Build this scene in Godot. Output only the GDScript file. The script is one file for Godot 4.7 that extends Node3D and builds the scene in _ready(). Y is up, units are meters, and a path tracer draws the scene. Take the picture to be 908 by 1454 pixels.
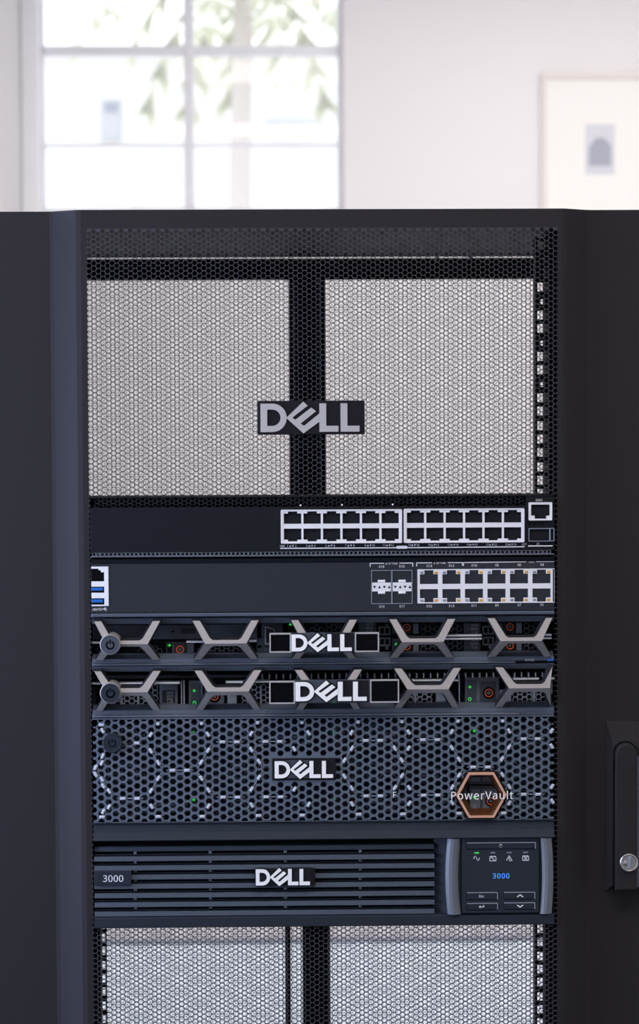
extends Node3D
# A server cabinet with a perforated door, seen head on in a bright white room.
# All shapes are in millimetres: x across the cabinet from its middle, y up from the floor,
# z towards the viewer from the plane of the perforated door.

const MM := 0.001
var org := Vector3.ZERO          # base of the thing being built, in millimetres
var M := {}
var rng := RandomNumberGenerator.new()
var font_sans: SystemFont
var font_mono: SystemFont

# ---------------------------------------------------------------- names and labels
func thing(called: String, label: String, category: String, base: Vector3, group := "") -> Node3D:
	var o := Node3D.new()
	o.name = called
	add_child(o, true)
	o.position = base * MM
	o.set_meta("label", label)
	o.set_meta("category", category)
	if group != "":
		o.set_meta("group", group)
	org = base
	return o

func struct(called: String, st: SurfaceTool, m: Material) -> MeshInstance3D:
	var o := part(called, st, m, self)
	o.position = org * MM
	o.set_meta("kind", "structure")
	return o

func part(called: String, st: SurfaceTool, m: Material, parent: Node) -> MeshInstance3D:
	st.generate_normals()
	var o := MeshInstance3D.new()
	o.name = called
	o.mesh = st.commit()
	o.material_override = m
	parent.add_child(o, true)
	return o

func mark(o: Node, label: String) -> Node:
	o.set_meta("label", label)
	return o

# ---------------------------------------------------------------- shapes
func mb() -> SurfaceTool:
	var st := SurfaceTool.new()
	st.begin(Mesh.PRIMITIVE_TRIANGLES)
	st.set_smooth_group(-1)
	return st

func tri(st: SurfaceTool, a: Vector3, b: Vector3, c: Vector3) -> void:   # a b c counter-clockwise seen from outside
	st.add_vertex((a - org) * MM)
	st.add_vertex((c - org) * MM)
	st.add_vertex((b - org) * MM)

func quad(st: SurfaceTool, a: Vector3, b: Vector3, c: Vector3, d: Vector3) -> void:
	tri(st, a, b, c)
	tri(st, a, c, d)

func box(st: SurfaceTool, x0: float, x1: float, y0: float, y1: float, z0: float, z1: float, c := 0.0) -> void:
	# a box whose front (z1) edges are chamfered by c
	var f := [Vector3(x0 + c, y0 + c, z1), Vector3(x1 - c, y0 + c, z1), Vector3(x1 - c, y1 - c, z1), Vector3(x0 + c, y1 - c, z1)]
	var g := [Vector3(x0, y0, z1 - c), Vector3(x1, y0, z1 - c), Vector3(x1, y1, z1 - c), Vector3(x0, y1, z1 - c)]
	var h := [Vector3(x0, y0, z0), Vector3(x1, y0, z0), Vector3(x1, y1, z0), Vector3(x0, y1, z0)]
	quad(st, f[0], f[1], f[2], f[3])
	quad(st, h[1], h[0], h[3], h[2])
	for i in 4:
		var j := (i + 1) % 4
		if c > 0.0:
			quad(st, g[i], g[j], f[j], f[i])
		quad(st, h[i], h[j], g[j], g[i])

func bar(st: SurfaceTool, a: Vector2, b: Vector2, w: float, z0: float, z1: float, c := 0.0) -> void:
	# a straight bar of width w from a to b, lying in the xy plane
	var d := (b - a).normalized()
	var n := Vector2(-d.y, d.x) * w * 0.5
	slab(st, PackedVector2Array([a - n, b - n, b + n, a + n]), z0, z1, c)

func ccw(p: PackedVector2Array) -> PackedVector2Array:
	var s := 0.0
	for i in p.size():
		var q := p[(i + 1) % p.size()]
		s += p[i].x * q.y - q.x * p[i].y
	if s < 0.0:
		p = p.duplicate()
		p.reverse()
	return p

func inset(p: PackedVector2Array, c: float) -> PackedVector2Array:
	# each corner of a counter-clockwise outline moved inwards along its mitre
	var o := PackedVector2Array()
	var n := p.size()
	for i in n:
		var a := (p[i] - p[(i + n - 1) % n]).normalized()
		var b := (p[(i + 1) % n] - p[i]).normalized()
		var na := Vector2(-a.y, a.x)
		var nb := Vector2(-b.y, b.x)
		var m := (na + nb).normalized()
		o.append(p[i] + m * c / maxf(0.35, m.dot(na)))
	return o

func slab(st: SurfaceTool, pts: PackedVector2Array, z0: float, z1: float, c := 0.0) -> void:
	var p := ccw(pts)
	var q := inset(p, c) if c > 0.0 else p
	var t := Geometry2D.triangulate_polygon(q)
	for i in range(0, t.size(), 3):
		var tr := ccw(PackedVector2Array([q[t[i]], q[t[i + 1]], q[t[i + 2]]]))
		tri(st, v3(tr[0], z1), v3(tr[1], z1), v3(tr[2], z1))
		tri(st, v3(tr[0], z0), v3(tr[2], z0), v3(tr[1], z0))
	for i in p.size():
		var j := (i + 1) % p.size()
		if c > 0.0:
			quad(st, v3(p[i], z1 - c), v3(p[j], z1 - c), v3(q[j], z1), v3(q[i], z1))
		quad(st, v3(p[i], z0), v3(p[j], z0), v3(p[j], z1 - c), v3(p[i], z1 - c))

func tilted(st: SurfaceTool, pts: PackedVector2Array, height: Callable, depth: float, flare := 0.0) -> void:
	# an outline whose front face lies on a tilted plane z = height(point)
	var p := ccw(pts)
	var t := Geometry2D.triangulate_polygon(p)
	for i in range(0, t.size(), 3):
		var tr := ccw(PackedVector2Array([p[t[i]], p[t[i + 1]], p[t[i + 2]]]))
		tri(st, v3(tr[0], height.call(tr[0])), v3(tr[1], height.call(tr[1])), v3(tr[2], height.call(tr[2])))
	var q := inset(p, -flare) if flare > 0.0 else p
	for i in p.size():
		var j := (i + 1) % p.size()
		var a: float = height.call(p[i])
		var b: float = height.call(p[j])
		quad(st, v3(q[i], a - depth), v3(q[j], b - depth), v3(p[j], b), v3(p[i], a))

func v3(p: Vector2, z: float) -> Vector3:
	return Vector3(p.x, p.y, z)

func ring(st: SurfaceTool, outer: PackedVector2Array, inner: PackedVector2Array, z0: float, z1: float, sides := true) -> void:
	# front face between two outlines of as many corners, with the walls of the hole (and of the outside)
	var n := outer.size()
	for i in n:
		var j := (i + 1) % n
		quad(st, v3(outer[i], z1), v3(outer[j], z1), v3(inner[j], z1), v3(inner[i], z1))
		quad(st, v3(inner[j], z0), v3(inner[i], z0), v3(inner[i], z1), v3(inner[j], z1))
		if sides:
			quad(st, v3(outer[i], z0), v3(outer[j], z0), v3(outer[j], z1), v3(outer[i], z1))

func ngon(c: Vector2, r: float, n: int, turn := 0.0, squash := 1.0) -> PackedVector2Array:
	var p := PackedVector2Array()
	for i in n:
		var a := turn + TAU * i / n
		p.append(c + Vector2(cos(a), sin(a) * squash) * r)
	return p

func rect(x0: float, x1: float, y0: float, y1: float) -> PackedVector2Array:
	return PackedVector2Array([Vector2(x0, y0), Vector2(x1, y0), Vector2(x1, y1), Vector2(x0, y1)])

func rounded(x0: float, x1: float, y0: float, y1: float, r: float, n := 4) -> PackedVector2Array:
	var p := PackedVector2Array()
	var cs := [Vector2(x1 - r, y0 + r), Vector2(x1 - r, y1 - r), Vector2(x0 + r, y1 - r), Vector2(x0 + r, y0 + r)]
	for k in 4:
		for i in n + 1:
			var a := -PI / 2 + PI / 2 * k + PI / 2 * i / n
			p.append(cs[k] + Vector2(cos(a), sin(a)) * r)
	return p

func lathe(st: SurfaceTool, c: Vector2, prof: Array, n := 28, squash := 1.0) -> void:
	# turned about an axis towards the viewer: prof is a list of (radius, z) from the back rim inwards to the middle
	for k in prof.size() - 1:
		var a: Vector2 = prof[k]
		var b: Vector2 = prof[k + 1]
		for i in n:
			var t0 := TAU * i / n
			var t1 := TAU * (i + 1) / n
			var p0 := v3(c + Vector2(cos(t0), sin(t0) * squash) * a.x, a.y)
			var p1 := v3(c + Vector2(cos(t1), sin(t1) * squash) * a.x, a.y)
			var q0 := v3(c + Vector2(cos(t0), sin(t0) * squash) * b.x, b.y)
			var q1 := v3(c + Vector2(cos(t1), sin(t1) * squash) * b.x, b.y)
			if a.x > 0.001:
				tri(st, p0, p1, q1)
			if b.x > 0.001:
				tri(st, p0, q1, q0)

func torus(st: SurfaceTool, c: Vector2, r: float, w: float, z: float, n := 20) -> void:
	lathe(st, c, [Vector2(r + w, z - w), Vector2(r + w * 0.7, z), Vector2(r - w * 0.7, z), Vector2(r - w, z - w)], n)

func cavity(st: SurfaceTool, x0: float, x1: float, y0: float, y1: float, z0: float, z1: float) -> void:
	# the inside of an open box that faces the viewer
	quad(st, Vector3(x0, y0, z0), Vector3(x1, y0, z0), Vector3(x1, y1, z0), Vector3(x0, y1, z0))
	quad(st, Vector3(x0, y0, z0), Vector3(x0, y1, z0), Vector3(x0, y1, z1), Vector3(x0, y0, z1))
	quad(st, Vector3(x1, y1, z0), Vector3(x1, y0, z0), Vector3(x1, y0, z1), Vector3(x1, y1, z1))
	quad(st, Vector3(x0, y1, z0), Vector3(x1, y1, z0), Vector3(x1, y1, z1), Vector3(x0, y1, z1))
	quad(st, Vector3(x1, y0, z0), Vector3(x0, y0, z0), Vector3(x0, y0, z1), Vector3(x1, y0, z1))

func perforated(called: String, parent: Node, m: Material, area: Rect2, step: Vector2, hole: float, z0: float, z1: float, bevel: float, start: Vector2, keep: Callable, corners := 6, cuts := []) -> MeshInstance3D:
	# a sheet of hexagonal cells, each with its own hole; keep(point) is 0 for no cell, 1 for a cell with a hole, 2 for a blind cell,
	# 10 + n for a cell with a hole trimmed along line n of cuts (x, y: outward normal, z: its reach)
	var full := MeshPack.new()
	var blind := MeshPack.new()
	var r := step.x * 2.0 / 3.0
	var sq := step.y / (r * sqrt(3.0))
	var hex := ngon(Vector2.ZERO, r, 6, 0.0, sq)
	if corners == 4:
		hex = PackedVector2Array([Vector2(step.x, -step.y) / 2, Vector2(step.x, step.y) / 2, Vector2(-step.x, step.y) / 2, Vector2(-step.x, -step.y) / 2])
	var n := hex.size()
	for i in n:
		var j := (i + 1) % n
		var a := hex[i]
		var b := hex[j]
		var h0 := hole + (0.07 if bevel > 0.0 else 0.0)
		full.quad(v3(a, z1), v3(b, z1), v3(b * h0, z1), v3(a * h0, z1))
		if bevel > 0.0:
			full.quad(v3(a * h0, z1), v3(b * h0, z1), v3(b * hole, z1 - bevel), v3(a * hole, z1 - bevel))
		full.quad(v3(a * hole, z1 - bevel), v3(b * hole, z1 - bevel), v3(b * hole, z0), v3(a * hole, z0))
		full.quad(v3(b, z0), v3(a, z0), v3(a * hole, z0), v3(b * hole, z0))
		blind.quad(v3(a, z1), v3(b, z1), v3(b * 0.5, z1), v3(a * 0.5, z1))
		blind.tri(v3(a * 0.5, z1), v3(b * 0.5, z1), v3(Vector2.ZERO, z1))
		blind.tri(v3(b, z0), v3(a, z0), v3(Vector2.ZERO, z0))
	var pos := PackedVector3Array()
	var nor := PackedVector3Array()
	var i0 := floori((area.position.x - start.x) / step.x)
	var i1 := ceili((area.end.x - start.x) / step.x)
	for i in range(i0, i1 + 1):
		var odd := posmod(i, 2) * 0.5 if corners == 6 else 0.0
		var j0 := floori((area.position.y - start.y) / step.y - odd)
		var j1 := ceili((area.end.y - start.y) / step.y - odd)
		for j in range(j0, j1 + 1):
			var c := start + Vector2(i * step.x, (j + odd) * step.y)
			var k: int = keep.call(c)
			if k == 0:
				continue
			var pk := blind if k == 2 else full
			var off := (v3(c, 0.0) - org) * MM
			if k >= 10:
				pk = full.trimmed(cuts[k - 10], c)
			for q in pk.pos:
				pos.append(q + off)
			nor.append_array(pk.nor)
	var arr := []
	arr.resize(Mesh.ARRAY_MAX)
	arr[Mesh.ARRAY_VERTEX] = pos
	arr[Mesh.ARRAY_NORMAL] = nor
	var me := ArrayMesh.new()
	me.add_surface_from_arrays(Mesh.PRIMITIVE_TRIANGLES, arr)
	var o := MeshInstance3D.new()
	o.name = called
	o.mesh = me
	o.material_override = m
	parent.add_child(o, true)
	return o

class MeshPack:
	var pos := PackedVector3Array()
	var nor := PackedVector3Array()
	func tri(a: Vector3, b: Vector3, c: Vector3) -> void:
		var x := (b - a).cross(c - a)
		if x.length() < 1e-9:
			return
		var nn := x.normalized()
		for p in [a, c, b]:
			pos.append(p * 0.001)
			nor.append(nn)
	func quad(a: Vector3, b: Vector3, c: Vector3, d: Vector3) -> void:
		tri(a, b, c)
		tri(a, c, d)
	func trimmed(cut: Vector3, c: Vector2) -> MeshPack:
		var o := MeshPack.new()
		var n := Vector3(cut.x, cut.y, 0)
		var reach := (cut.z - n.dot(Vector3(c.x, c.y, 0))) * 0.001
		for i in range(0, pos.size(), 3):
			var kept: Array[Vector3] = []
			for k in 3:
				var a := pos[i + k]
				var b := pos[i + (k + 1) % 3]
				var da := n.dot(a) - reach
				var db := n.dot(b) - reach
				if da <= 0.0:
					kept.append(a)
				if (da < 0.0) != (db < 0.0) and absf(da - db) > 1e-9:
					kept.append(a.lerp(b, da / (da - db)))
			for k in range(1, kept.size() - 1):
				for p in [kept[0], kept[k], kept[k + 1]]:
					o.pos.append(p)
					o.nor.append(nor[i])
		return o

# ---------------------------------------------------------------- writing
func write(st: SurfaceTool, text: String, at: Vector2, cap: float, z: float, mono := false, spacing := 0.0, thick := 0.0) -> void:
	# printed or raised lettering, centred on at, with capitals of that height
	var widths: Array[float] = []
	var packs := []
	var total := 0.0
	var runs := [text] if spacing == 0.0 else Array(text.split(""))
	for s in runs:
		var tm := TextMesh.new()
		tm.text = s
		tm.font = font_mono if mono else font_sans
		tm.font_size = 48
		tm.pixel_size = cap / (48.0 * 0.714)
		tm.depth = 0.0 if thick == 0.0 else thick
		tm.curve_step = 2.0
		tm.horizontal_alignment = HORIZONTAL_ALIGNMENT_LEFT
		tm.vertical_alignment = VERTICAL_ALIGNMENT_CENTER
		var w: float = (font_mono if mono else font_sans).get_string_size(s, HORIZONTAL_ALIGNMENT_LEFT, -1, 48).x * tm.pixel_size
		packs.append(tm)
		widths.append(w)
		total += w
	total += spacing * (runs.size() - 1)
	var x := at.x - total / 2.0
	# the vertical middle of the line box is not that of the capitals
	var f := font_mono if mono else font_sans
	var dy: float = (f.get_ascent(48) - f.get_descent(48)) * 0.5 * cap / (48.0 * 0.714) - cap * 0.5
	for k in packs.size():
		if packs[k].get_surface_count() > 0:
			var a: Array = packs[k].surface_get_arrays(0)
			var vs: PackedVector3Array = a[Mesh.ARRAY_VERTEX]
			var ix: PackedInt32Array = a[Mesh.ARRAY_INDEX] if a[Mesh.ARRAY_INDEX] != null else PackedInt32Array(range(vs.size()))
			var off := Vector3(x, at.y + dy, z + thick * 0.5)
			for i in range(0, ix.size(), 3):
				st.add_vertex((vs[ix[i]] + off - org) * MM)
				st.add_vertex((vs[ix[i + 1]] + off - org) * MM)
				st.add_vertex((vs[ix[i + 2]] + off - org) * MM)
		x += widths[k] + spacing

func flat(st: SurfaceTool, pts: PackedVector2Array, z: float) -> void:
	var p := ccw(pts)
	var t := Geometry2D.triangulate_polygon(p)
	for i in range(0, t.size(), 3):
		var tr := ccw(PackedVector2Array([p[t[i]], p[t[i + 1]], p[t[i + 2]]]))
		tri(st, v3(tr[0], z), v3(tr[1], z), v3(tr[2], z))

func stroke(st: SurfaceTool, pts: Array, w: float, z: float) -> void:
	for i in pts.size() - 1:
		var a: Vector2 = pts[i]
		var b: Vector2 = pts[i + 1]
		var d := (b - a).normalized()
		var n := Vector2(-d.y, d.x) * w * 0.5
		var e := d * w * 0.3
		flat(st, PackedVector2Array([a - n - e, b - n + e, b + n + e, a + n - e]), z)

func arrow(st: SurfaceTool, c: Vector2, w: float, up: bool, z: float) -> void:
	var s := 1.0 if up else -1.0
	flat(st, PackedVector2Array([c + Vector2(-w / 2, -w * 0.4 * s), c + Vector2(w / 2, -w * 0.4 * s), c + Vector2(0, w * 0.5 * s)]), z)

func letters(st: SurfaceTool, tl: Vector2, height: float, width: float, z0: float, z1: float, c: float, widen := 0.0) -> void:
	# the four letters of the badge: a round D, a leaning E and two Ls. widen > 0 draws their fattened outline
	var kx := width / 773.0
	var ky := height / 221.0
	var shapes := []
	var d_out := PackedVector2Array([Vector2(55, 72), Vector2(150, 72)])
	var d_in := PackedVector2Array([Vector2(108, 118), Vector2(146, 118)])
	for i in range(1, 12):
		var a := PI * i / 12.0
		d_out.append(Vector2(150 + 110 * sin(a), 182.5 - 110.5 * cos(a)))
		d_in.append(Vector2(146 + 66 * sin(a), 182 - 64 * cos(a)))
	d_out.append_array([Vector2(150, 293), Vector2(55, 293)])
	d_in.append_array([Vector2(146, 246), Vector2(108, 246)])
	var put := func(p: PackedVector2Array) -> PackedVector2Array:
		var o := PackedVector2Array()
		for q in p:
			o.append(tl + Vector2((q.x - 55.0) * kx, -(q.y - 72.0) * ky))
		return o
	var e: PackedVector2Array = put.call(PackedVector2Array([Vector2(256, 183), Vector2(390, 57), Vector2(423, 90), Vector2(303, 182), Vector2(328, 198), Vector2(452, 104), Vector2(489, 132), Vector2(368, 228), Vector2(395, 246), Vector2(518, 148), Vector2(518, 212), Vector2(390, 305)]))
	var l1: PackedVector2Array = put.call(PackedVector2Array([Vector2(515, 72), Vector2(568, 72), Vector2(568, 247), Vector2(663, 247), Vector2(663, 293), Vector2(515, 293)]))
	var l2: PackedVector2Array = put.call(PackedVector2Array([Vector2(680, 72), Vector2(733, 72), Vector2(733, 247), Vector2(828, 247), Vector2(828, 293), Vector2(680, 293)]))
	if widen > 0.0:
		for p in [ccw(put.call(d_out)), ccw(put.call(PackedVector2Array([Vector2(262, 183), Vector2(390, 57), Vector2(520, 150), Vector2(520, 212), Vector2(390, 305)]))), ccw(put.call(PackedVector2Array([Vector2(515, 72), Vector2(840, 72), Vector2(840, 293), Vector2(515, 293)])))]:
			slab(st, inset(p, -widen), z0, z1, c)
		return
	var o2: PackedVector2Array = put.call(d_out)
	var i2: PackedVector2Array = put.call(d_in)
	o2.reverse()
	i2.reverse()
	ring(st, o2, i2, z0, z1)
	for p in [e, l1, l2]:
		slab(st, p, z0, z1, 0.0)

# ---------------------------------------------------------------- materials
func mat(called: String, hex_color: String, rough := 0.5, metal := 0.0, grain := 0.0, spec := 0.5) -> StandardMaterial3D:
	var m := StandardMaterial3D.new()
	m.resource_name = called
	m.albedo_color = Color(hex_color)
	m.roughness = rough
	m.metallic = metal
	m.metallic_specular = spec
	if grain > 0.0:
		m.normal_enabled = true
		m.normal_texture = M_grain
		m.normal_scale = grain
		m.uv1_triplanar = true
		m.uv1_scale = Vector3.ONE * 14.0
	M[called] = m
	return m

func glow(called: String, hex_color: String, energy: float) -> StandardMaterial3D:
	var m := mat(called, hex_color, 0.4)
	m.emission_enabled = true
	m.emission = Color(hex_color)
	m.emission_energy_multiplier = energy
	return m

var M_grain: NoiseTexture2D

func make_materials() -> void:
	var n := FastNoiseLite.new()
	n.seed = 7
	n.noise_type = FastNoiseLite.TYPE_SIMPLEX
	n.frequency = 0.12
	M_grain = NoiseTexture2D.new()
	M_grain.width = 512
	M_grain.height = 512
	M_grain.seamless = true
	M_grain.as_normal_map = true
	M_grain.bump_strength = 3.0
	M_grain.noise = n
	mat("cabinet", "#302e31", 0.6, 0.0, 0.3, 0.22)
	mat("cabinet_inner", "#222126", 0.6, 0.0, 0.0, 0.25)
	mat("door_sheet", "#404148", 0.5, 0.0, 0.0, 0.35)
	mat("rear_sheet", "#3a3236", 0.6, 0.0, 0.0, 0.2)
	mat("rail", "#2b292c", 0.5, 0.0, 0.0, 0.3)
	mat("plate_black", "#201f25", 0.5, 0.0, 0.0, 0.25)
	mat("badge_silver", "#c3c1c3", 0.45, 0.25)
	mat("badge_white", "#ffffff", 0.5)
	mat("badge_slate", "#414956", 0.5, 0.2)
	mat("device_dark", "#202227", 0.55, 0.0, 0.2, 0.18)
	mat("device_grey", "#32353b", 0.55, 0.0, 0.25, 0.22)
	mat("device_lip", "#666c79", 0.4, 0.2)
	mat("jack_silver", "#efeff4", 0.42, 0.0)
	mat("bracket_body", "#2b2c31", 0.5, 0.0, 0.0, 0.3)
	mat("socket_dark", "#08080a", 0.5, 0.0, 0.0, 0.2)
	mat("pin", "#24262b", 0.4, 0.2, 0.0, 0.3)
	mat("print_white", "#f8f8fc", 0.7)
	mat("print_grey", "#b4bac6", 0.7)
	mat("usb_blue", "#1469c8", 0.45)
	mat("bracket", "#a39e9c", 0.5, 0.35, 0.2)
	mat("rail_blue", "#565e6c", 0.45, 0.1, 0.0, 0.35)
	mat("inner_black", "#0d0e12", 0.6, 0.0, 0.0, 0.2)
	mat("inner_grey", "#474d58", 0.55, 0.0, 0.0, 0.3)
	mat("carrier", "#666d79", 0.5, 0.0, 0.0, 0.35)
	mat("light_steel", "#e3e8f2", 0.35, 0.1)
	mat("steel", "#98a2b2", 0.4, 0.2)
	mat("lock_face", "#4a505c", 0.5, 0.0, 0.0, 0.35)
	mat("lock_icon", "#15171c", 0.6, 0.0, 0.0, 0.2)
	mat("glass_black", "#07080d", 0.25, 0.0, 0.0, 0.2)
	mat("storage_sheet", "#5f6a79", 0.45, 0.1, 0.0, 0.35)
	mat("storage_ridge", "#727d8d", 0.45, 0.1)
	mat("storage_dash", "#c0c8d3", 0.45, 0.0)
	mat("copper", "#e8b190", 0.4, 0.2)
	mat("copper_dark", "#5e3413", 0.45, 0.2)
	mat("ups_body", "#2c323b", 0.5, 0.0, 0.2, 0.22)
	mat("ups_slat", "#49515d", 0.5, 0.0, 0.0, 0.25)
	mat("ups_bow", "#70757f", 0.42, 0.1, 0.15)
	mat("ups_panel", "#2f353e", 0.5, 0.0, 0.0, 0.22)
	mat("key_edge", "#a9b1bd", 0.4, 0.3)
	mat("orange", "#e2632a", 0.5)
	mat("amber", "#e0a53a", 0.5)
	mat("lamp_off", "#8c94a0", 0.5)
	mat("chrome", "#b7b3b0", 0.25, 0.8)
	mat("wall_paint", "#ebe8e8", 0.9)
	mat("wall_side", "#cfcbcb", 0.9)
	mat("floor_paint", "#dde6f0", 0.6)
	mat("added_mat_rubber", "#2a2a2d", 0.8, 0.0, 0.4, 0.2)
	mat("floor_band_grey", "#c9c7cc", 0.95, 0.0, 0.6)
	mat("ceiling_paint", "#f2f2f2", 0.9)
	mat("window_paint", "#efeef2", 0.6)
	mat("jamb_paint", "#fcfcfe", 0.7)
	mat("frame_wood", "#e8deda", 0.6)
	mat("mat_board", "#f3f1ec", 0.8)
	mat("print_picture", "#d6d6dc", 0.8)
	mat("print_picture_dark", "#a9abb8", 0.8)
	mat("stucco", "#f1efec", 0.9)
	mat("stucco_shade", "#cdcdd2", 0.9)
	mat("bark", "#d6cdc8", 0.9)
	mat("leaf", "#e9e9d8", 0.8)
	mat("glint_white", "#e8e8ea", 0.5)
	glow("status_green", "#2fc24a", 0.75)
	glow("status_blue", "#3f8ff0", 1.0)
	var g := mat("window_glass", "#ffffff", 0.02)
	g.transparency = BaseMaterial3D.TRANSPARENCY_ALPHA
	g.albedo_color = Color(1, 1, 1, 0.04)

# ---------------------------------------------------------------- the scene
func _ready() -> void:
	rng.seed = 11
	# camera, sky, lamps, exposure
	var cam := Camera3D.new()
	cam.name = "camera"
	add_child(cam)
	cam.position = Vector3(-0.05683, 1.03786, 2.5)
	cam.rotation_order = EULER_ORDER_YXZ
	cam.rotation_degrees = Vector3(-3.000, -1.240, -0.250)
	var lens := CameraAttributesPhysical.new()
	lens.frustum_focal_length = 60.33
	lens.frustum_near = 0.05
	lens.frustum_far = 200.0
	lens.frustum_focus_distance = 2.63
	lens.exposure_aperture = 6.3
	cam.attributes = lens
	cam.fov = rad_to_deg(2.0 * atan(727.0 / 3655.0))
	cam.current = true
	var we := WorldEnvironment.new()
	we.name = "world_environment"
	var env := Environment.new()
	var sky := Sky.new()
	var sm := ProceduralSkyMaterial.new()
	sm.sky_top_color = Color("#dfe8f5")
	sm.sky_horizon_color = Color("#f6f6f6")
	sm.ground_bottom_color = Color("#d8d8d8")
	sm.ground_horizon_color = Color("#f0f0f0")
	sky.sky_material = sm
	env.background_mode = Environment.BG_SKY
	env.sky = sky
	env.background_energy_multiplier = 2.1
	env.tonemap_mode = Environment.TONE_MAPPER_LINEAR
	env.tonemap_exposure = 1.0
	env.sdfgi_enabled = true
	env.ssao_enabled = true
	env.ssil_enabled = true
	we.environment = env
	add_child(we)
	make_materials()
	font_sans = SystemFont.new()
	font_sans.font_names = PackedStringArray(["Droid Sans"])
	font_mono = SystemFont.new()
	font_mono.font_names = PackedStringArray(["Droid Sans Mono"])
	# unseen ceiling panels, added to light the cabinet and the room
	added_lamp_panel(Vector3(200, 2980, 1500), Vector2(2000, 900), Color("#fff8f2"), 2.15, "added_ceiling_lamp", "added long white ceiling lamp panel, out of view in front of the server cabinet")
	added_lamp_panel(Vector3(1300, 2980, -6000), Vector2(2400, 1600), Color("#fffaf7"), 1.32, "added_ceiling_lamp", "added wide white ceiling lamp panel, out of view near the back wall")
	added_lamp_panel(Vector3(600, 2980, -2300), Vector2(2400, 1200), Color("#fffaf7"), 1.4, "added_ceiling_lamp", "added white ceiling lamp panel, out of view just behind the server cabinet")
	build_room()
	build_outside()
	build_cabinet()
	build_switch()
	build_appliance()
	build_servers()
	build_storage()
	build_ups()
	build_picture()

func added_lamp_panel(at: Vector3, size: Vector2, color: Color, energy: float, called: String, label: String) -> void:
	var o := thing(called, label, "lamp", at)
	var st := mb()
	var x := size.x / 2
	var y := size.y / 2
	for q in [[-x - 30, x + 30, -y - 30, -y], [-x - 30, x + 30, y, y + 30], [-x - 30, -x, -y, y], [x, x + 30, -y, y]]:
		for_box(st, at, q[0], q[1], -12, 20, q[2], q[3])
	part("added_lamp_frame", st, M.window_paint, o)
	var d := mb()
	for_box(d, at, -x, x, -4, 14, -y, y)
	var g := StandardMaterial3D.new()
	g.albedo_color = Color("#f5f5f5")
	g.emission_enabled = true
	g.emission = color
	g.emission_energy_multiplier = 1.0
	part("added_lamp_diffuser", d, g, o)
	var l := AreaLight3D.new()
	l.name = "added_lamp_light"
	l.area_size = size * MM
	l.area_normalize_energy = false
	l.light_color = color
	l.light_energy = energy
	l.shadow_enabled = true
	l.area_range = 20.0
	l.area_attenuation = 2.0
	l.rotation_degrees = Vector3(-90, 0, 0)
	l.position = Vector3(0, -0.02, 0)
	o.add_child(l)

func for_box(st: SurfaceTool, at: Vector3, x0: float, x1: float, y0: float, y1: float, z0: float, z1: float) -> void:
	box(st, at.x + x0, at.x + x1, at.y + y0, at.y + y1, at.z + z0, at.z + z1)

# ---------------------------------------------------------------- the room
const ROOM_X0 := -1030.0
const ROOM_X1 := 3200.0
const ROOM_Z0 := -8000.0
const ROOM_Z1 := 4600.0
const ROOM_Y := 3000.0

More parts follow.
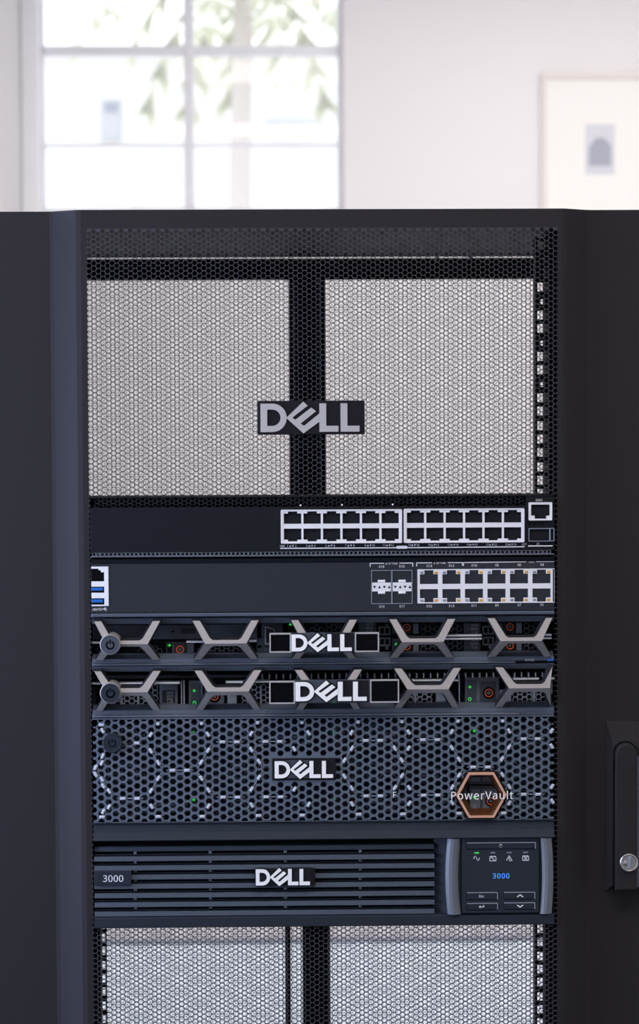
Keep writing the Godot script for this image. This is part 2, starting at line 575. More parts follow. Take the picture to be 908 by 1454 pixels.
func build_room() -> void:
	org = Vector3.ZERO
	var st := mb()
	box(st, ROOM_X0 - 200, ROOM_X1 + 200, -200, 0, ROOM_Z0 - 200, ROOM_Z1 + 200)
	struct("floor", st, M.floor_paint)
	st = mb()
	box(st, ROOM_X0 - 200, ROOM_X1 + 200, ROOM_Y, ROOM_Y + 200, ROOM_Z0 - 200, ROOM_Z1 + 200)
	struct("ceiling", st, M.ceiling_paint)
	# back wall with the window opening
	var wx0 := -952.9
	var wx1 := 274.7
	var wy0 := 1690.0
	var wy1 := 2800.0
	st = mb()
	box(st, ROOM_X0 - 200, wx0, 0, ROOM_Y, ROOM_Z0 - 200, ROOM_Z0)
	box(st, wx1, ROOM_X1 + 200, 0, ROOM_Y, ROOM_Z0 - 200, ROOM_Z0)
	box(st, wx0, wx1, 0, wy0, ROOM_Z0 - 200, ROOM_Z0)
	box(st, wx0, wx1, wy1, ROOM_Y, ROOM_Z0 - 200, ROOM_Z0)
	struct("wall_back", st, M.wall_paint)
	# the wall to the viewer's left, with an opening for the added side window
	var lz0 := -600.0
	var lz1 := 800.0
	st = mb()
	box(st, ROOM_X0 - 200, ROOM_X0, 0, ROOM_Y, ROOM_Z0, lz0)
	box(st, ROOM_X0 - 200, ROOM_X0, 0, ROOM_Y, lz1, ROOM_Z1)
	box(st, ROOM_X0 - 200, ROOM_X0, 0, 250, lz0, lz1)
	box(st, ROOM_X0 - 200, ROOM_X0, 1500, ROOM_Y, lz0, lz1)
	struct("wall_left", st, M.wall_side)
	st = mb()
	box(st, ROOM_X1, ROOM_X1 + 200, 0, ROOM_Y, ROOM_Z0, ROOM_Z1)
	struct("wall_right", st, M.wall_paint)
	st = mb()
	box(st, ROOM_X0, ROOM_X1, 0, ROOM_Y, ROOM_Z1, ROOM_Z1 + 200)
	struct("wall_front", st, M.wall_paint)
	st = mb()
	box(st, ROOM_X0, wx0 - 60, 0, 110, ROOM_Z0, ROOM_Z0 + 18, 4)
	box(st, wx0 - 60, ROOM_X1, 0, 110, ROOM_Z0, ROOM_Z0 + 18, 4)
	struct("baseboard_back", st, M.jamb_paint)
	st = mb()
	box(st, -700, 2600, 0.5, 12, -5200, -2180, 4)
	struct("floor_grey_band", st, M.floor_band_grey)  # thin slab added to make a greyer band of floor
	st = mb()
	box(st, -900, 1500, 0.5, 14, 60, 2600, 4)
	struct("added_floor_mat", st, M.added_mat_rubber)  # unseen dark mat, added to cut light bouncing off the floor
	# casing: a white upright beside the window, in the corner
	st = mb()
	box(st, ROOM_X0 + 1, wx0 - 0.5, 110.5, ROOM_Y - 1, ROOM_Z0 + 1, ROOM_Z0 + 25, 5)
	struct("trim_1", st, M.jamb_paint)
	# the window: frame, mullion, transoms, panes
	var w := Node3D.new()
	w.name = "window_1"
	w.set_meta("kind", "structure")
	add_child(w)
	org = Vector3.ZERO
	var zf := ROOM_Z0 - 60.0
	st = mb()
	box(st, wx0, wx0 + 12, wy0, wy1, zf - 50, zf, 3)
	box(st, wx1 - 22, wx1, wy0, wy1, zf - 50, zf, 3)
	box(st, wx0 + 12, wx1 - 22, wy0, wy0 + 40, zf - 50, zf, 3)
	box(st, wx0 + 12, wx1 - 22, wy1 - 40, wy1, zf - 50, zf, 3)
	part("window_frame", st, M.window_paint, w)
	st = mb()
	var mx := -352.7
	box(st, mx - 20, mx + 20, wy0 + 40, wy1 - 40, zf - 55, zf + 8, 5)
	part("mullion", st, M.window_paint, w)
	var ts := [[2366.5, 20.0], [1984.4, 5.0]]
	for t in ts:
		for s in [[wx0 + 12, mx - 20], [mx + 20, wx1 - 22]]:
			st = mb()
			box(st, s[0], s[1], t[0] - t[1], t[0] + t[1], zf - 50, zf + 4, 3)
			part("transom", st, M.window_paint, w)
	var ys := [wy1 - 40, ts[0][0] + 20, ts[0][0] - 20, ts[1][0] + 5, ts[1][0] - 5, wy0 + 40]
	for k in range(0, ys.size(), 2):
		for s in [[wx0 + 12, mx - 20], [mx + 20, wx1 - 22]]:
			st = mb()
			quad(st, Vector3(s[0], ys[k + 1], zf - 25), Vector3(s[1], ys[k + 1], zf - 25), Vector3(s[1], ys[k], zf - 25), Vector3(s[0], ys[k], zf - 25))
			part("pane", st, M.window_glass, w)
	# an unseen glowing window, added as a cool side light
	w = Node3D.new()
	w.name = "window_2"
	w.set_meta("kind", "structure")
	add_child(w)
	org = Vector3.ZERO
	st = mb()
	box(st, ROOM_X0 - 120, ROOM_X0 - 60, 250, 310, lz0, lz1)
	box(st, ROOM_X0 - 120, ROOM_X0 - 60, 1440, 1500, lz0, lz1)
	for z in [lz0, 70.0, lz1 - 60]:
		box(st, ROOM_X0 - 120, ROOM_X0 - 60, 310, 1440, z, z + 60)
	part("window_frame", st, M.window_paint, w)
	st = mb()
	quad(st, Vector3(ROOM_X0 - 90, 310, lz0), Vector3(ROOM_X0 - 90, 1440, lz0), Vector3(ROOM_X0 - 90, 1440, lz1), Vector3(ROOM_X0 - 90, 310, lz1))
	var g := StandardMaterial3D.new()
	g.albedo_color = Color("#e8eefc")
	g.emission_enabled = true
	g.emission = Color("#b9d0ff")
	g.emission_energy_multiplier = 1.0
	part("pane", st, g, w)
	var l := AreaLight3D.new()
	l.name = "added_window_light"
	l.area_size = Vector2(1.4, 1.1)
	l.area_normalize_energy = false
	l.light_color = Color("#c0d4ff")
	l.light_energy = 1.8
	l.shadow_enabled = true
	l.area_range = 20.0
	l.area_attenuation = 2.0
	l.rotation_degrees = Vector3(0, -90, 0)
	l.position = Vector3(ROOM_X0 - 55, 875, 100) * MM
	w.add_child(l)

func build_picture() -> void:
	var c := Vector2(1316.7, 1957.7)
	var x0 := 1075.6
	var x1 := c.x + (c.x - x0)
	var y1 := 2264.6
	var y0 := y1 - 620.0
	var o := thing("picture_frame", "pale wooden picture frame with white mat and small grey print on the back wall", "picture", Vector3((x0 + x1) / 2, y0, ROOM_Z0))
	var st := mb()
	var z := ROOM_Z0
	box(st, x0, x1, y1 - 24, y1, z + 1, z + 24, 4)
	box(st, x0, x1, y0, y0 + 24, z + 1, z + 24, 4)
	box(st, x0, x0 + 24, y0 + 24, y1 - 24, z + 1, z + 24, 4)
	box(st, x1 - 24, x1, y0 + 24, y1 - 24, z + 1, z + 24, 4)
	part("frame", st, M.frame_wood, o)
	st = mb()
	box(st, x0 + 24, x1 - 24, y0 + 24, y1 - 24, z + 1, z + 12)
	part("mat_board", st, M.mat_board, o)
	st = mb()
	box(st, 1256.4, 1376.9, 1855.2, 2057.3, z + 12, z + 13)
	var pr := part("print", st, M.print_picture, o)
	st = mb()
	flat(st, PackedVector2Array([Vector2(1270.8, 1889.5), Vector2(1362.7, 1889.2), Vector2(1362.6, 1969.0), Vector2(1333.8, 2003.2), Vector2(1299.4, 2003.3), Vector2(1270.7, 1963.5)]), z + 13.2)
	part("print_figure", st, M.print_picture_dark, pr)

func build_outside() -> void:
	# a white house across the yard and a palm tree, far beyond the window
	var zb := -17000.0
	var o := thing("outside_house", "white stucco house with a small grey window seen through the room window", "house", Vector3(-1500, -600, zb))
	var st := mb()
	box(st, -5200, 5200, -600, 3416.7, zb - 3000, zb)
	part("wall", st, M.stucco, o)
	st = mb()
	box(st, -5300, 5300, 3416.7, 3448.2, zb - 3000, zb + 120, 20)
	part("parapet", st, M.stucco, o)
	st = mb()
	box(st, -1268.0, -1114.7, 2818.2, 3123.2, zb, zb + 40, 10)
	var wn := part("window", st, M.stucco_shade, o)
	st = mb()
	box(st, -1231.0, -1135.9, 3028.6, 3102.2, zb + 40, zb + 50)
	part("pane", st, M.print_picture_dark, wn)
	st = mb()
	box(st, -40.6, 399.4, 2899.3, 2951.9, zb, zb + 160, 10)
	part("ledge", st, M.stucco_shade, o)
	st = mb()
	box(st, -1708.6, -1048.0, -600, 2755.6, zb, zb + 300, 10)
	part("annex", st, M.stucco, o)
	# the palm
	var zt := -15500.0
	var b := Vector3(-228.5 * 0.95, -600, zt)
	o = thing("palm_tree", "pale palm tree with hanging fronds in the yard outside the window", "tree", b)
	st = mb()
	var prev := b
	for i in 10:
		var t := (i + 1) / 10.0
		var p := b + Vector3(-60.0 * t + 110.0 * t * t, (3908.5 + 600.0) * t, 0)
		var ra := 95.0 - 30.0 * i / 10.0
		for k in 10:
			var a0 := TAU * k / 10
			var a1 := TAU * (k + 1) / 10
			quad(st, prev + Vector3(cos(a1), 0, sin(a1)) * ra, prev + Vector3(cos(a0), 0, sin(a0)) * ra, p + Vector3(cos(a0), 0, sin(a0)) * (ra - 3), p + Vector3(cos(a1), 0, sin(a1)) * (ra - 3))
		prev = p
	part("trunk", st, M.bark, o)
	for f in 15:
		st = mb()
		var ang := TAU * f / 15 + rng.randf_range(-0.15, 0.15)
		var lift := rng.randf_range(0.0, 700.0)
		var reach := rng.randf_range(800.0, 1250.0)
		var last := prev
		for s in 8:
			var t := (s + 1) / 8.0
			var p := prev + Vector3(cos(ang) * reach * t, lift * t - 1100.0 * t * t, sin(ang) * reach * t)
			var side := Vector3(-sin(ang), 0, cos(ang))
			for sg in [-1.0, 1.0]:
				var len_ := 300.0 * (1.0 - 0.6 * t)
				var tip: Vector3 = p + side * sg * len_ + Vector3(0, -170, 0)
				tri(st, last, p, tip)
				tri(st, p, last, tip)
				tri(st, last.lerp(p, 0.5), p, tip.lerp(last, 0.25) + side * sg * 60)
			last = p
		part("frond", st, M.leaf, o)
	org = Vector3.ZERO
	st = mb()
	box(st, -30000, 30000, -700, -600, -40000, ROOM_Z0 - 400)
	struct("ground_outside", st, M.stucco)

# ---------------------------------------------------------------- the cabinet
const RACK_W := 350.0
const DEPTH := -850.0
const TOP := 1200.0
const EQ_X0 := -225.0        # the devices fill this opening of the front door
const EQ_X1 := 226.0
const EQ_Y0 := 500.0
const EQ_Y1 := 922.8

func build_cabinet() -> void:
	var o := thing("server_cabinet", "tall matt black server cabinet with a perforated front door, holding the stack of rack devices", "server cabinet", Vector3(0, 0, -400))
	# carcass
	var st := mb()
	box(st, -RACK_W, RACK_W, 1193, 1197, DEPTH, -30)
	part("roof", st, M.cabinet_inner, o)
	st = mb()
	box(st, -RACK_W, RACK_W, 60, 80, DEPTH, -30)
	part("base", st, M.cabinet_inner, o)
	for x in [-RACK_W, RACK_W - 2.0]:
		st = mb()
		box(st, x, x + 2, 80, 1193, DEPTH, -30)
		part("side_panel", st, M.cabinet, o)
	for x in [-310.0, 270.0]:
		for z in [-120.0, -800.0]:
			st = mb()
			lathe_y(st, Vector3(x + 20, 0, z), 22.0, 60.0)
			part("foot", st, M.rail, o)
	# front door: flat stiles, slanted flanks, and the raised perforated middle
	var xl0 := -262.3
	var xl1 := -234.3
	var ml := -226.7
	var mr := 229.3
	var xr1 := 234.6
	var xr0 := 262.5
	var zs := -24.0
	st = mb()
	door_run(st, [Vector2(-RACK_W, zs), Vector2(xl0 - 2, zs), Vector2(xl0 + 2, zs + 1.5), Vector2(xl1 - 3, -1.5), Vector2(xl1 + 2, 0), Vector2(ml, 0)], 70, TOP)
	door_run(st, [Vector2(mr, 0), Vector2(xr1 - 1, 0), Vector2(xr1 + 3, -1.5), Vector2(xr0 - 2, zs + 1.5), Vector2(xr0 + 3, zs), Vector2(RACK_W, zs)], 70, TOP)
	box(st, ml, mr, 1181.8, TOP, -3, 0)
	box(st, ml, mr, 70, 130, -3, 0)
	# returns of the sheet at the top and bottom edge
	box(st, -RACK_W, RACK_W, TOP - 2, TOP - 0.5, -30, zs - 0.5)
	box(st, ml, mr, TOP - 2, TOP - 0.5, zs, -3)
	var door := part("front_door", st, M.cabinet, o)
	# perforated sheet
	var step := Vector2(4.432, 5.105)
	var start := Vector2(-224.5, 1130.9)
	var y1 := 1182.5
	perforated("mesh_panel", door, M.door_sheet, Rect2(ml - 4, 120, mr - ml + 8, y1 - 118), step, 0.855, -1.3, -0.05, 0.0, start, func(c: Vector2) -> int:
		if c.y > EQ_Y0 - 2.7 and c.y < EQ_Y1 + 2.7 and c.x > EQ_X0 - 3.3 and c.x < EQ_X1 + 3.3:
			if c.x < EQ_X0 + 2.0:
				return 10
			if c.x > EQ_X1 - 2.0:
				return 11
			return 12 if c.y > EQ_Y1 - 2.0 else 13 if c.y < EQ_Y0 + 2.0 else 0
		if c.y > y1 - 1.0 or c.x < ml - 0.5 or c.x > mr - 1.0:
			return 2 if c.x > ml - 2.6 and c.x < mr + 1.8 else 0
		return 1, 6, [Vector3(1, 0, EQ_X0 - 0.4), Vector3(-1, 0, -EQ_X1 - 0.4), Vector3(0, -1, -EQ_Y1 - 0.3), Vector3(0, 1, EQ_Y0 - 0.3)])
	# badge of the door
	var b0 := Vector2(-62.6, 982.2)
	var b1 := Vector2(41.5, 1015.1)
	st = mb()
	slab(st, rounded(b0.x, b1.x, b0.y, b1.y, 1.0), 0.0, 4.0, 0.5)
	var badge := part("badge_plate", st, M.plate_black, door)
	st = mb()
	letters(st, Vector2(-59.7, 1012.4), 27.5, 96.1, 4.0, 5.2, 0.2)
	part("badge_lettering", st, M.badge_silver, door)
	badge.set_meta("label", "black badge plate on the perforated door")
	# swing handle with its lock
	build_handle(door, zs)
	# upright rails with square holes
	var rz := -270.0
	upright(o, 238.2, 250.3, 80.0, 1188.0, rz, true)
	upright(o, -244.3, -230.2, 80.0, 560.0, rz, false)
	st = mb()
	box(st, 250.3 + 0.5, 250.3 + 26, 80, 1193, rz - 60, rz - 2)
	part("post", st, M.cabinet_inner, o)
	for x in [-262.0, 222.0]:  # added posts that block light leaking past the devices
		st = mb()
		box(st, x, x + 40, 80, 921, -60, -36)
		part("post", st, M.cabinet_inner, o)
	# back doors: two leaves of perforated sheet in dark frames
	var sx := 0.8
	var topb := 1200.6
	var meshtop := 1164.2
	var e0 := -23.0
	var e1 := 24.6
	var f0 := -9.3
	var f1 := 25.9
	for k in 2:
		var a := -RACK_W + 1 if k == 0 else sx
		var b := sx if k == 0 else RACK_W - 1
		var il := -RACK_W + 12 if k == 0 else e1
		var ir := e0 if k == 0 else RACK_W - 12
		st = mb()
		box(st, a, b, meshtop, minf(topb, 1192.0), DEPTH - 18, DEPTH - 2)
		box(st, a, b, 70, 110, DEPTH - 18, DEPTH - 2)
		var il2 := il if k == 0 else f1
		var ir2 := f0 if k == 0 else ir
		box(st, a, il, 560, meshtop, DEPTH - 18, DEPTH - 2)
		box(st, ir, b, 560, meshtop, DEPTH - 18, DEPTH - 2)
		box(st, a, il2, 110, 560, DEPTH - 18, DEPTH - 2)
		box(st, ir2, b, 110, 560, DEPTH - 18, DEPTH - 2)
		var leaf := part("rear_door", st, M.cabinet_inner, o)
		perforated("mesh_panel", leaf, M.rear_sheet, Rect2(minf(il, il2), 112, maxf(ir, ir2) - minf(il, il2), meshtop - 112), step * 1.10, 0.875, DEPTH - 11.0, DEPTH - 10.0, 0.0, Vector2(1.3, 2.2), func(c: Vector2) -> int: return 1 if (c.y < 560.0 or (c.x > il - 2.0 and c.x < ir + 2.0)) and c.x > il2 - 2.0 and c.x < ir2 + 2.0 else 0)
		# folded edge of the leaf's inner frame
		st = mb()
		if k == 0:
			box(st, e0 + 6, e0 + 8, 560, meshtop - 4, DEPTH - 2, DEPTH + 10)
		else:
			box(st, e1 - 9, e1 - 7, 560, meshtop - 4, DEPTH - 2, DEPTH + 10)
		part("frame_fold", st, M.steel, leaf)
	# upright cable channels low in the back of the cabinet
	st = mb()
	box(st, f0, f1, 80, 520, DEPTH + 14, DEPTH + 50)
	box(st, f1 - 7, f1 - 5.6, 80, 520, DEPTH + 50, DEPTH + 60)
	part("cable_channel", st, M.cabinet_inner, o)
	st = mb()
	box(st, -32.5, -25.0, 80, 520, DEPTH + 14, DEPTH + 40)
	part("cable_channel", st, M.rail, o)
	# small white bars, painted glints among the dark parts under the roof
	for q in [[Vector2(111.1, 1150.0), Vector2(117.3, 1159.5), -400.0], [Vector2(142.7, 1155.3), Vector2(148.1, 1153.2), -420.0], [Vector2(-3.6, 1127.8), Vector2(-2.2, 1133.3), -700.0], [Vector2(-14.8, 1062.2), Vector2(-13.8, 1065.6), -700.0]]:
		st = mb()
		var k: float = (2500.0 - q[2]) / 2512.0
		var eye := Vector2(-56.8, 1037.9)
		bar(st, eye + (q[0] - eye) * k, eye + (q[1] - eye) * k, 2.6, q[2], q[2] + 1.2, 0.3)
		part("white_glint", st, M.glint_white, o)

func lathe_y(st: SurfaceTool, base: Vector3, r: float, h: float) -> void:
	for i in 16:
		var a := TAU * i / 16
		var b := TAU * (i + 1) / 16
		var p := Vector3(cos(a), 0, sin(a)) * r
		var q := Vector3(cos(b), 0, sin(b)) * r
		var up := Vector3(0, h, 0)
		quad(st, base + q, base + p, base + p * 0.6 + up, base + q * 0.6 + up)
		tri(st, base, base + p, base + q)

func door_run(st: SurfaceTool, prof: Array, y0: float, y1: float) -> void:
	# folded sheet, 1.5 thick, standing upright
	for i in prof.size() - 1:
		var a: Vector2 = prof[i]
		var b: Vector2 = prof[i + 1]
		quad(st, Vector3(a.x, y0, a.y), Vector3(b.x, y0, b.y), Vector3(b.x, y1, b.y), Vector3(a.x, y1, a.y))
		quad(st, Vector3(b.x, y0, b.y - 1.5), Vector3(a.x, y0, a.y - 1.5), Vector3(a.x, y1, a.y - 1.5), Vector3(b.x, y1, b.y - 1.5))
		quad(st, Vector3(a.x, y1, a.y), Vector3(b.x, y1, b.y), Vector3(b.x, y1, b.y - 1.5), Vector3(a.x, y1, a.y - 1.5))
		quad(st, Vector3(b.x, y0, b.y), Vector3(a.x, y0, a.y), Vector3(a.x, y0, a.y - 1.5), Vector3(b.x, y0, b.y - 1.5))

func upright(o: Node, x0: float, x1: float, y0: float, y1: float, z: float, mixed: bool) -> void:
	# a rail of cells, each with a square or (in the upper half of the mixed rail) a round hole
	var st := mb()
	var y := y1 - 2.0
	var k := 0
	var m := (x0 + x1) / 2
	var gaps := [15.875, 15.875, 12.7]
	while y - 16 > y0:
		var g: float = gaps[k % 3]
		var outer := PackedVector2Array([Vector2(x0, y - g), Vector2(m, y - g), Vector2(x1, y - g), Vector2(x1, y - g / 2), Vector2(x1, y), Vector2(m, y), Vector2(x0, y), Vector2(x0, y - g / 2)])
		var c := Vector2(m, y - g / 2)
		var inner := PackedVector2Array()
		if mixed and k % 3 == 1 and y > 1020.0:
			inner = ngon(c, 3.0, 8, -PI * 0.75)
		else:
			for p in [Vector2(-1, -1), Vector2(0, -1), Vector2(1, -1), Vector2(1, 0), Vector2(1, 1), Vector2(0, 1), Vector2(-1, 1), Vector2(-1, 0)]:
				inner.append(c + p * Vector2(5.6, 4.7))
		ring(st, outer, inner, z - 2, z)
		y -= g
		k += 1
	box(st, x0 - 2, x0, y0, y1, z - 22, z)
	box(st, x0, x1, y0, y, z - 2, z)
	part("mounting_rail", st, M.rail, o)

func build_handle(door: Node, zs: float) -> void:
	var x0 := 280.2
	var x1 := x0 + 58.8
	var y1 := 697.1
	var y0 := 527.8
	var cx := (287.9 + 308.9) / 2
	# the raised escutcheon with its scooped upper end
	var st := mb()
	var outer := rect(x0, x1, y0, y1)
	var inner := PackedVector2Array([Vector2(x0 + 7, y0 + 8), Vector2(x1 - 7, y0 + 8), Vector2(x1 - 7, y1 - 24), Vector2(x0 + 7, y1 - 24)])
	for i in 4:
		var j := (i + 1) % 4
		quad(st, v3(outer[i], zs), v3(outer[j], zs), v3(outer[j], zs + 1), v3(outer[i], zs + 1))
		quad(st, v3(outer[i], zs + 1), v3(outer[j], zs + 1), v3(inner[j], zs + 8), v3(inner[i], zs + 8))
	quad(st, v3(inner[0], zs + 8), v3(inner[1], zs + 8), v3(inner[2], zs + 8), v3(inner[3], zs + 8))
	part("handle_plate", st, M.cabinet, door)
	# the lever: a long round-headed bar with a bevelled right flank
	st = mb()
	var w := 10.6
	var top := 676.7
	var p := PackedVector2Array()
	p.append(Vector2(cx - w, y0 + 3))
	p.append(Vector2(cx + w, y0 + 3))
	for i in 13:
		var a := PI * i / 12.0
		p.append(Vector2(cx + cos(a) * w, top - w + sin(a) * w))
	slab(st, inset(ccw(p), -1.4), zs + 7, zs + 8.4)
	part("handle_dark_border", st, M.inner_black, door)  # thin black slab a little wider than the lever
	st = mb()
	slab(st, p, zs + 8.4, zs + 17, 1.8)
	part("handle", st, M.cabinet, door)
	st = mb()
	tilted(st, PackedVector2Array([Vector2(cx + w + 0.2, y0 + 5), Vector2(cx + w + 4.5, y0 + 9), Vector2(cx + w + 4.5, top - 14), Vector2(cx + w + 0.2, top - 13)]), func(q: Vector2) -> float: return zs + 15.5 - (q.x - cx - w) * 0.9, 6.0)
	part("handle_lit_flank", st, M.lock_face, door)  # lighter colour stands for the light on this bevel
	# lock cylinder
	var c := Vector2(300.8, 559.0)
	var r := 9.0
	st = mb()
	lathe(st, c, [Vector2(r, zs + 16), Vector2(r, zs + 18.5), Vector2(r - 1.0, zs + 19.5), Vector2(r - 2.0, zs + 19.0), Vector2(0, zs + 19.0)], 36)
	var lk := part("lock_cylinder", st, M.chrome, door)
	lk.set_meta("label", "round chrome lock cylinder")
	st = mb()
	slab(st, PackedVector2Array([c + Vector2(-1.5, -5.5), c + Vector2(1.6, -5.5), c + Vector2(2.6, 6.5), c + Vector2(-0.4, 6.5)]), zs + 19.0, zs + 19.6, 0.3)
	part("key_slot", st, M.steel, door)
	st = mb()
	lathe(st, c + Vector2(-3.4, -0.6), [Vector2(2.6, zs + 19.0), Vector2(2.2, zs + 19.9), Vector2(0, zs + 20.1)], 14)
	part("key_slot", st, M.chrome, door)  # chrome dome set in as a highlight on the lock

# ---------------------------------------------------------------- shared device pieces
func chassis(o: Node, y0: float, y1: float, back: float) -> void:
	var st := mb()
	box(st, -217, 217, y0 + 0.6, y1 - 0.6, back, -34)
	part("chassis", st, M.inner_black, o)
	for s in [-1.0, 1.0]:
		st = mb()
		var a: float = 217.5 * s
		var b: float = 228.0 * s
		box(st, minf(a, b), maxf(a, b), y0 + 3, minf(y0 + 30, y1 - 3), back * 0.8, -290)
		part("slide_rail", st, M.rail, o)

func jack(parent: Node, cell: Rect2, x0: float, x1: float, yb: float, yt: float, shoulder: float, notch: float, upside: float, zf: float) -> Node3D:
	# one network jack: its piece of the bright shell round a T-shaped mouth; upside = 1 when the latch notch is at the top
	var p := PackedVector2Array()
	var q := PackedVector2Array()
	var c0 := cell.position
	var c1 := cell.end
	if upside > 0.0:
		p = PackedVector2Array([Vector2(x0, yb), Vector2(x1, yb), Vector2(x1, shoulder), Vector2(x1 - notch, shoulder), Vector2(x1 - notch, yt), Vector2(x0 + notch, yt), Vector2(x0 + notch, shoulder), Vector2(x0, shoulder)])
		q = PackedVector2Array([c0, Vector2(c1.x, c0.y), Vector2(c1.x, shoulder), c1, Vector2(x1 - notch, c1.y), Vector2(x0 + notch, c1.y), Vector2(c0.x, c1.y), Vector2(c0.x, shoulder)])
	else:
		p = PackedVector2Array([Vector2(x0, yt), Vector2(x0, shoulder), Vector2(x0 + notch, shoulder), Vector2(x0 + notch, yb), Vector2(x1 - notch, yb), Vector2(x1 - notch, shoulder), Vector2(x1, shoulder), Vector2(x1, yt)])
		q = PackedVector2Array([Vector2(c0.x, c1.y), Vector2(c0.x, shoulder), c0, Vector2(x0 + notch, c0.y), Vector2(x1 - notch, c0.y), Vector2(c1.x, c0.y), Vector2(c1.x, shoulder), c1])
	var st := mb()
	ring(st, q, p, zf - 1.6, zf)
	var o := part("network_jack", st, M.jack_silver, parent)
	st = mb()
	cavity(st, x0 - 0.3, x1 + 0.3, minf(yb, shoulder) - 0.3, maxf(yt, shoulder) + 0.3, zf - 11, zf - 1.6)
	part("socket", st, M.socket_dark, o)
	st = mb()
	var cw := (x1 - x0) / 11.0
	var py := yb + 0.8 if upside > 0.0 else yt - 0.8
	for i in 8:
		var px := x0 + cw * (1.5 + i * 1.05)
		var ya := py if upside > 0.0 else py - 2.6
		box(st, px, px + cw * 0.5, ya, ya + 2.6, zf - 9, zf - 5)
	box(st, x0 + 0.5, x1 - 0.5, (shoulder + py) / 2 - 1.2, (shoulder + py) / 2 + 1.2, zf - 10.9, zf - 7)
	part("contact", st, M.pin, o)
	# small steps at the shoulders of the mouth
	st = mb()
	for sx in [x0, x1 - notch * 0.75]:
		var ys := shoulder - 1.8 if upside > 0.0 else shoulder
		box(st, sx, sx + notch * 0.75, ys, ys + 1.8, zf - 5, zf - 2.2)
	part("tab", st, M.lock_face, o)
	return o

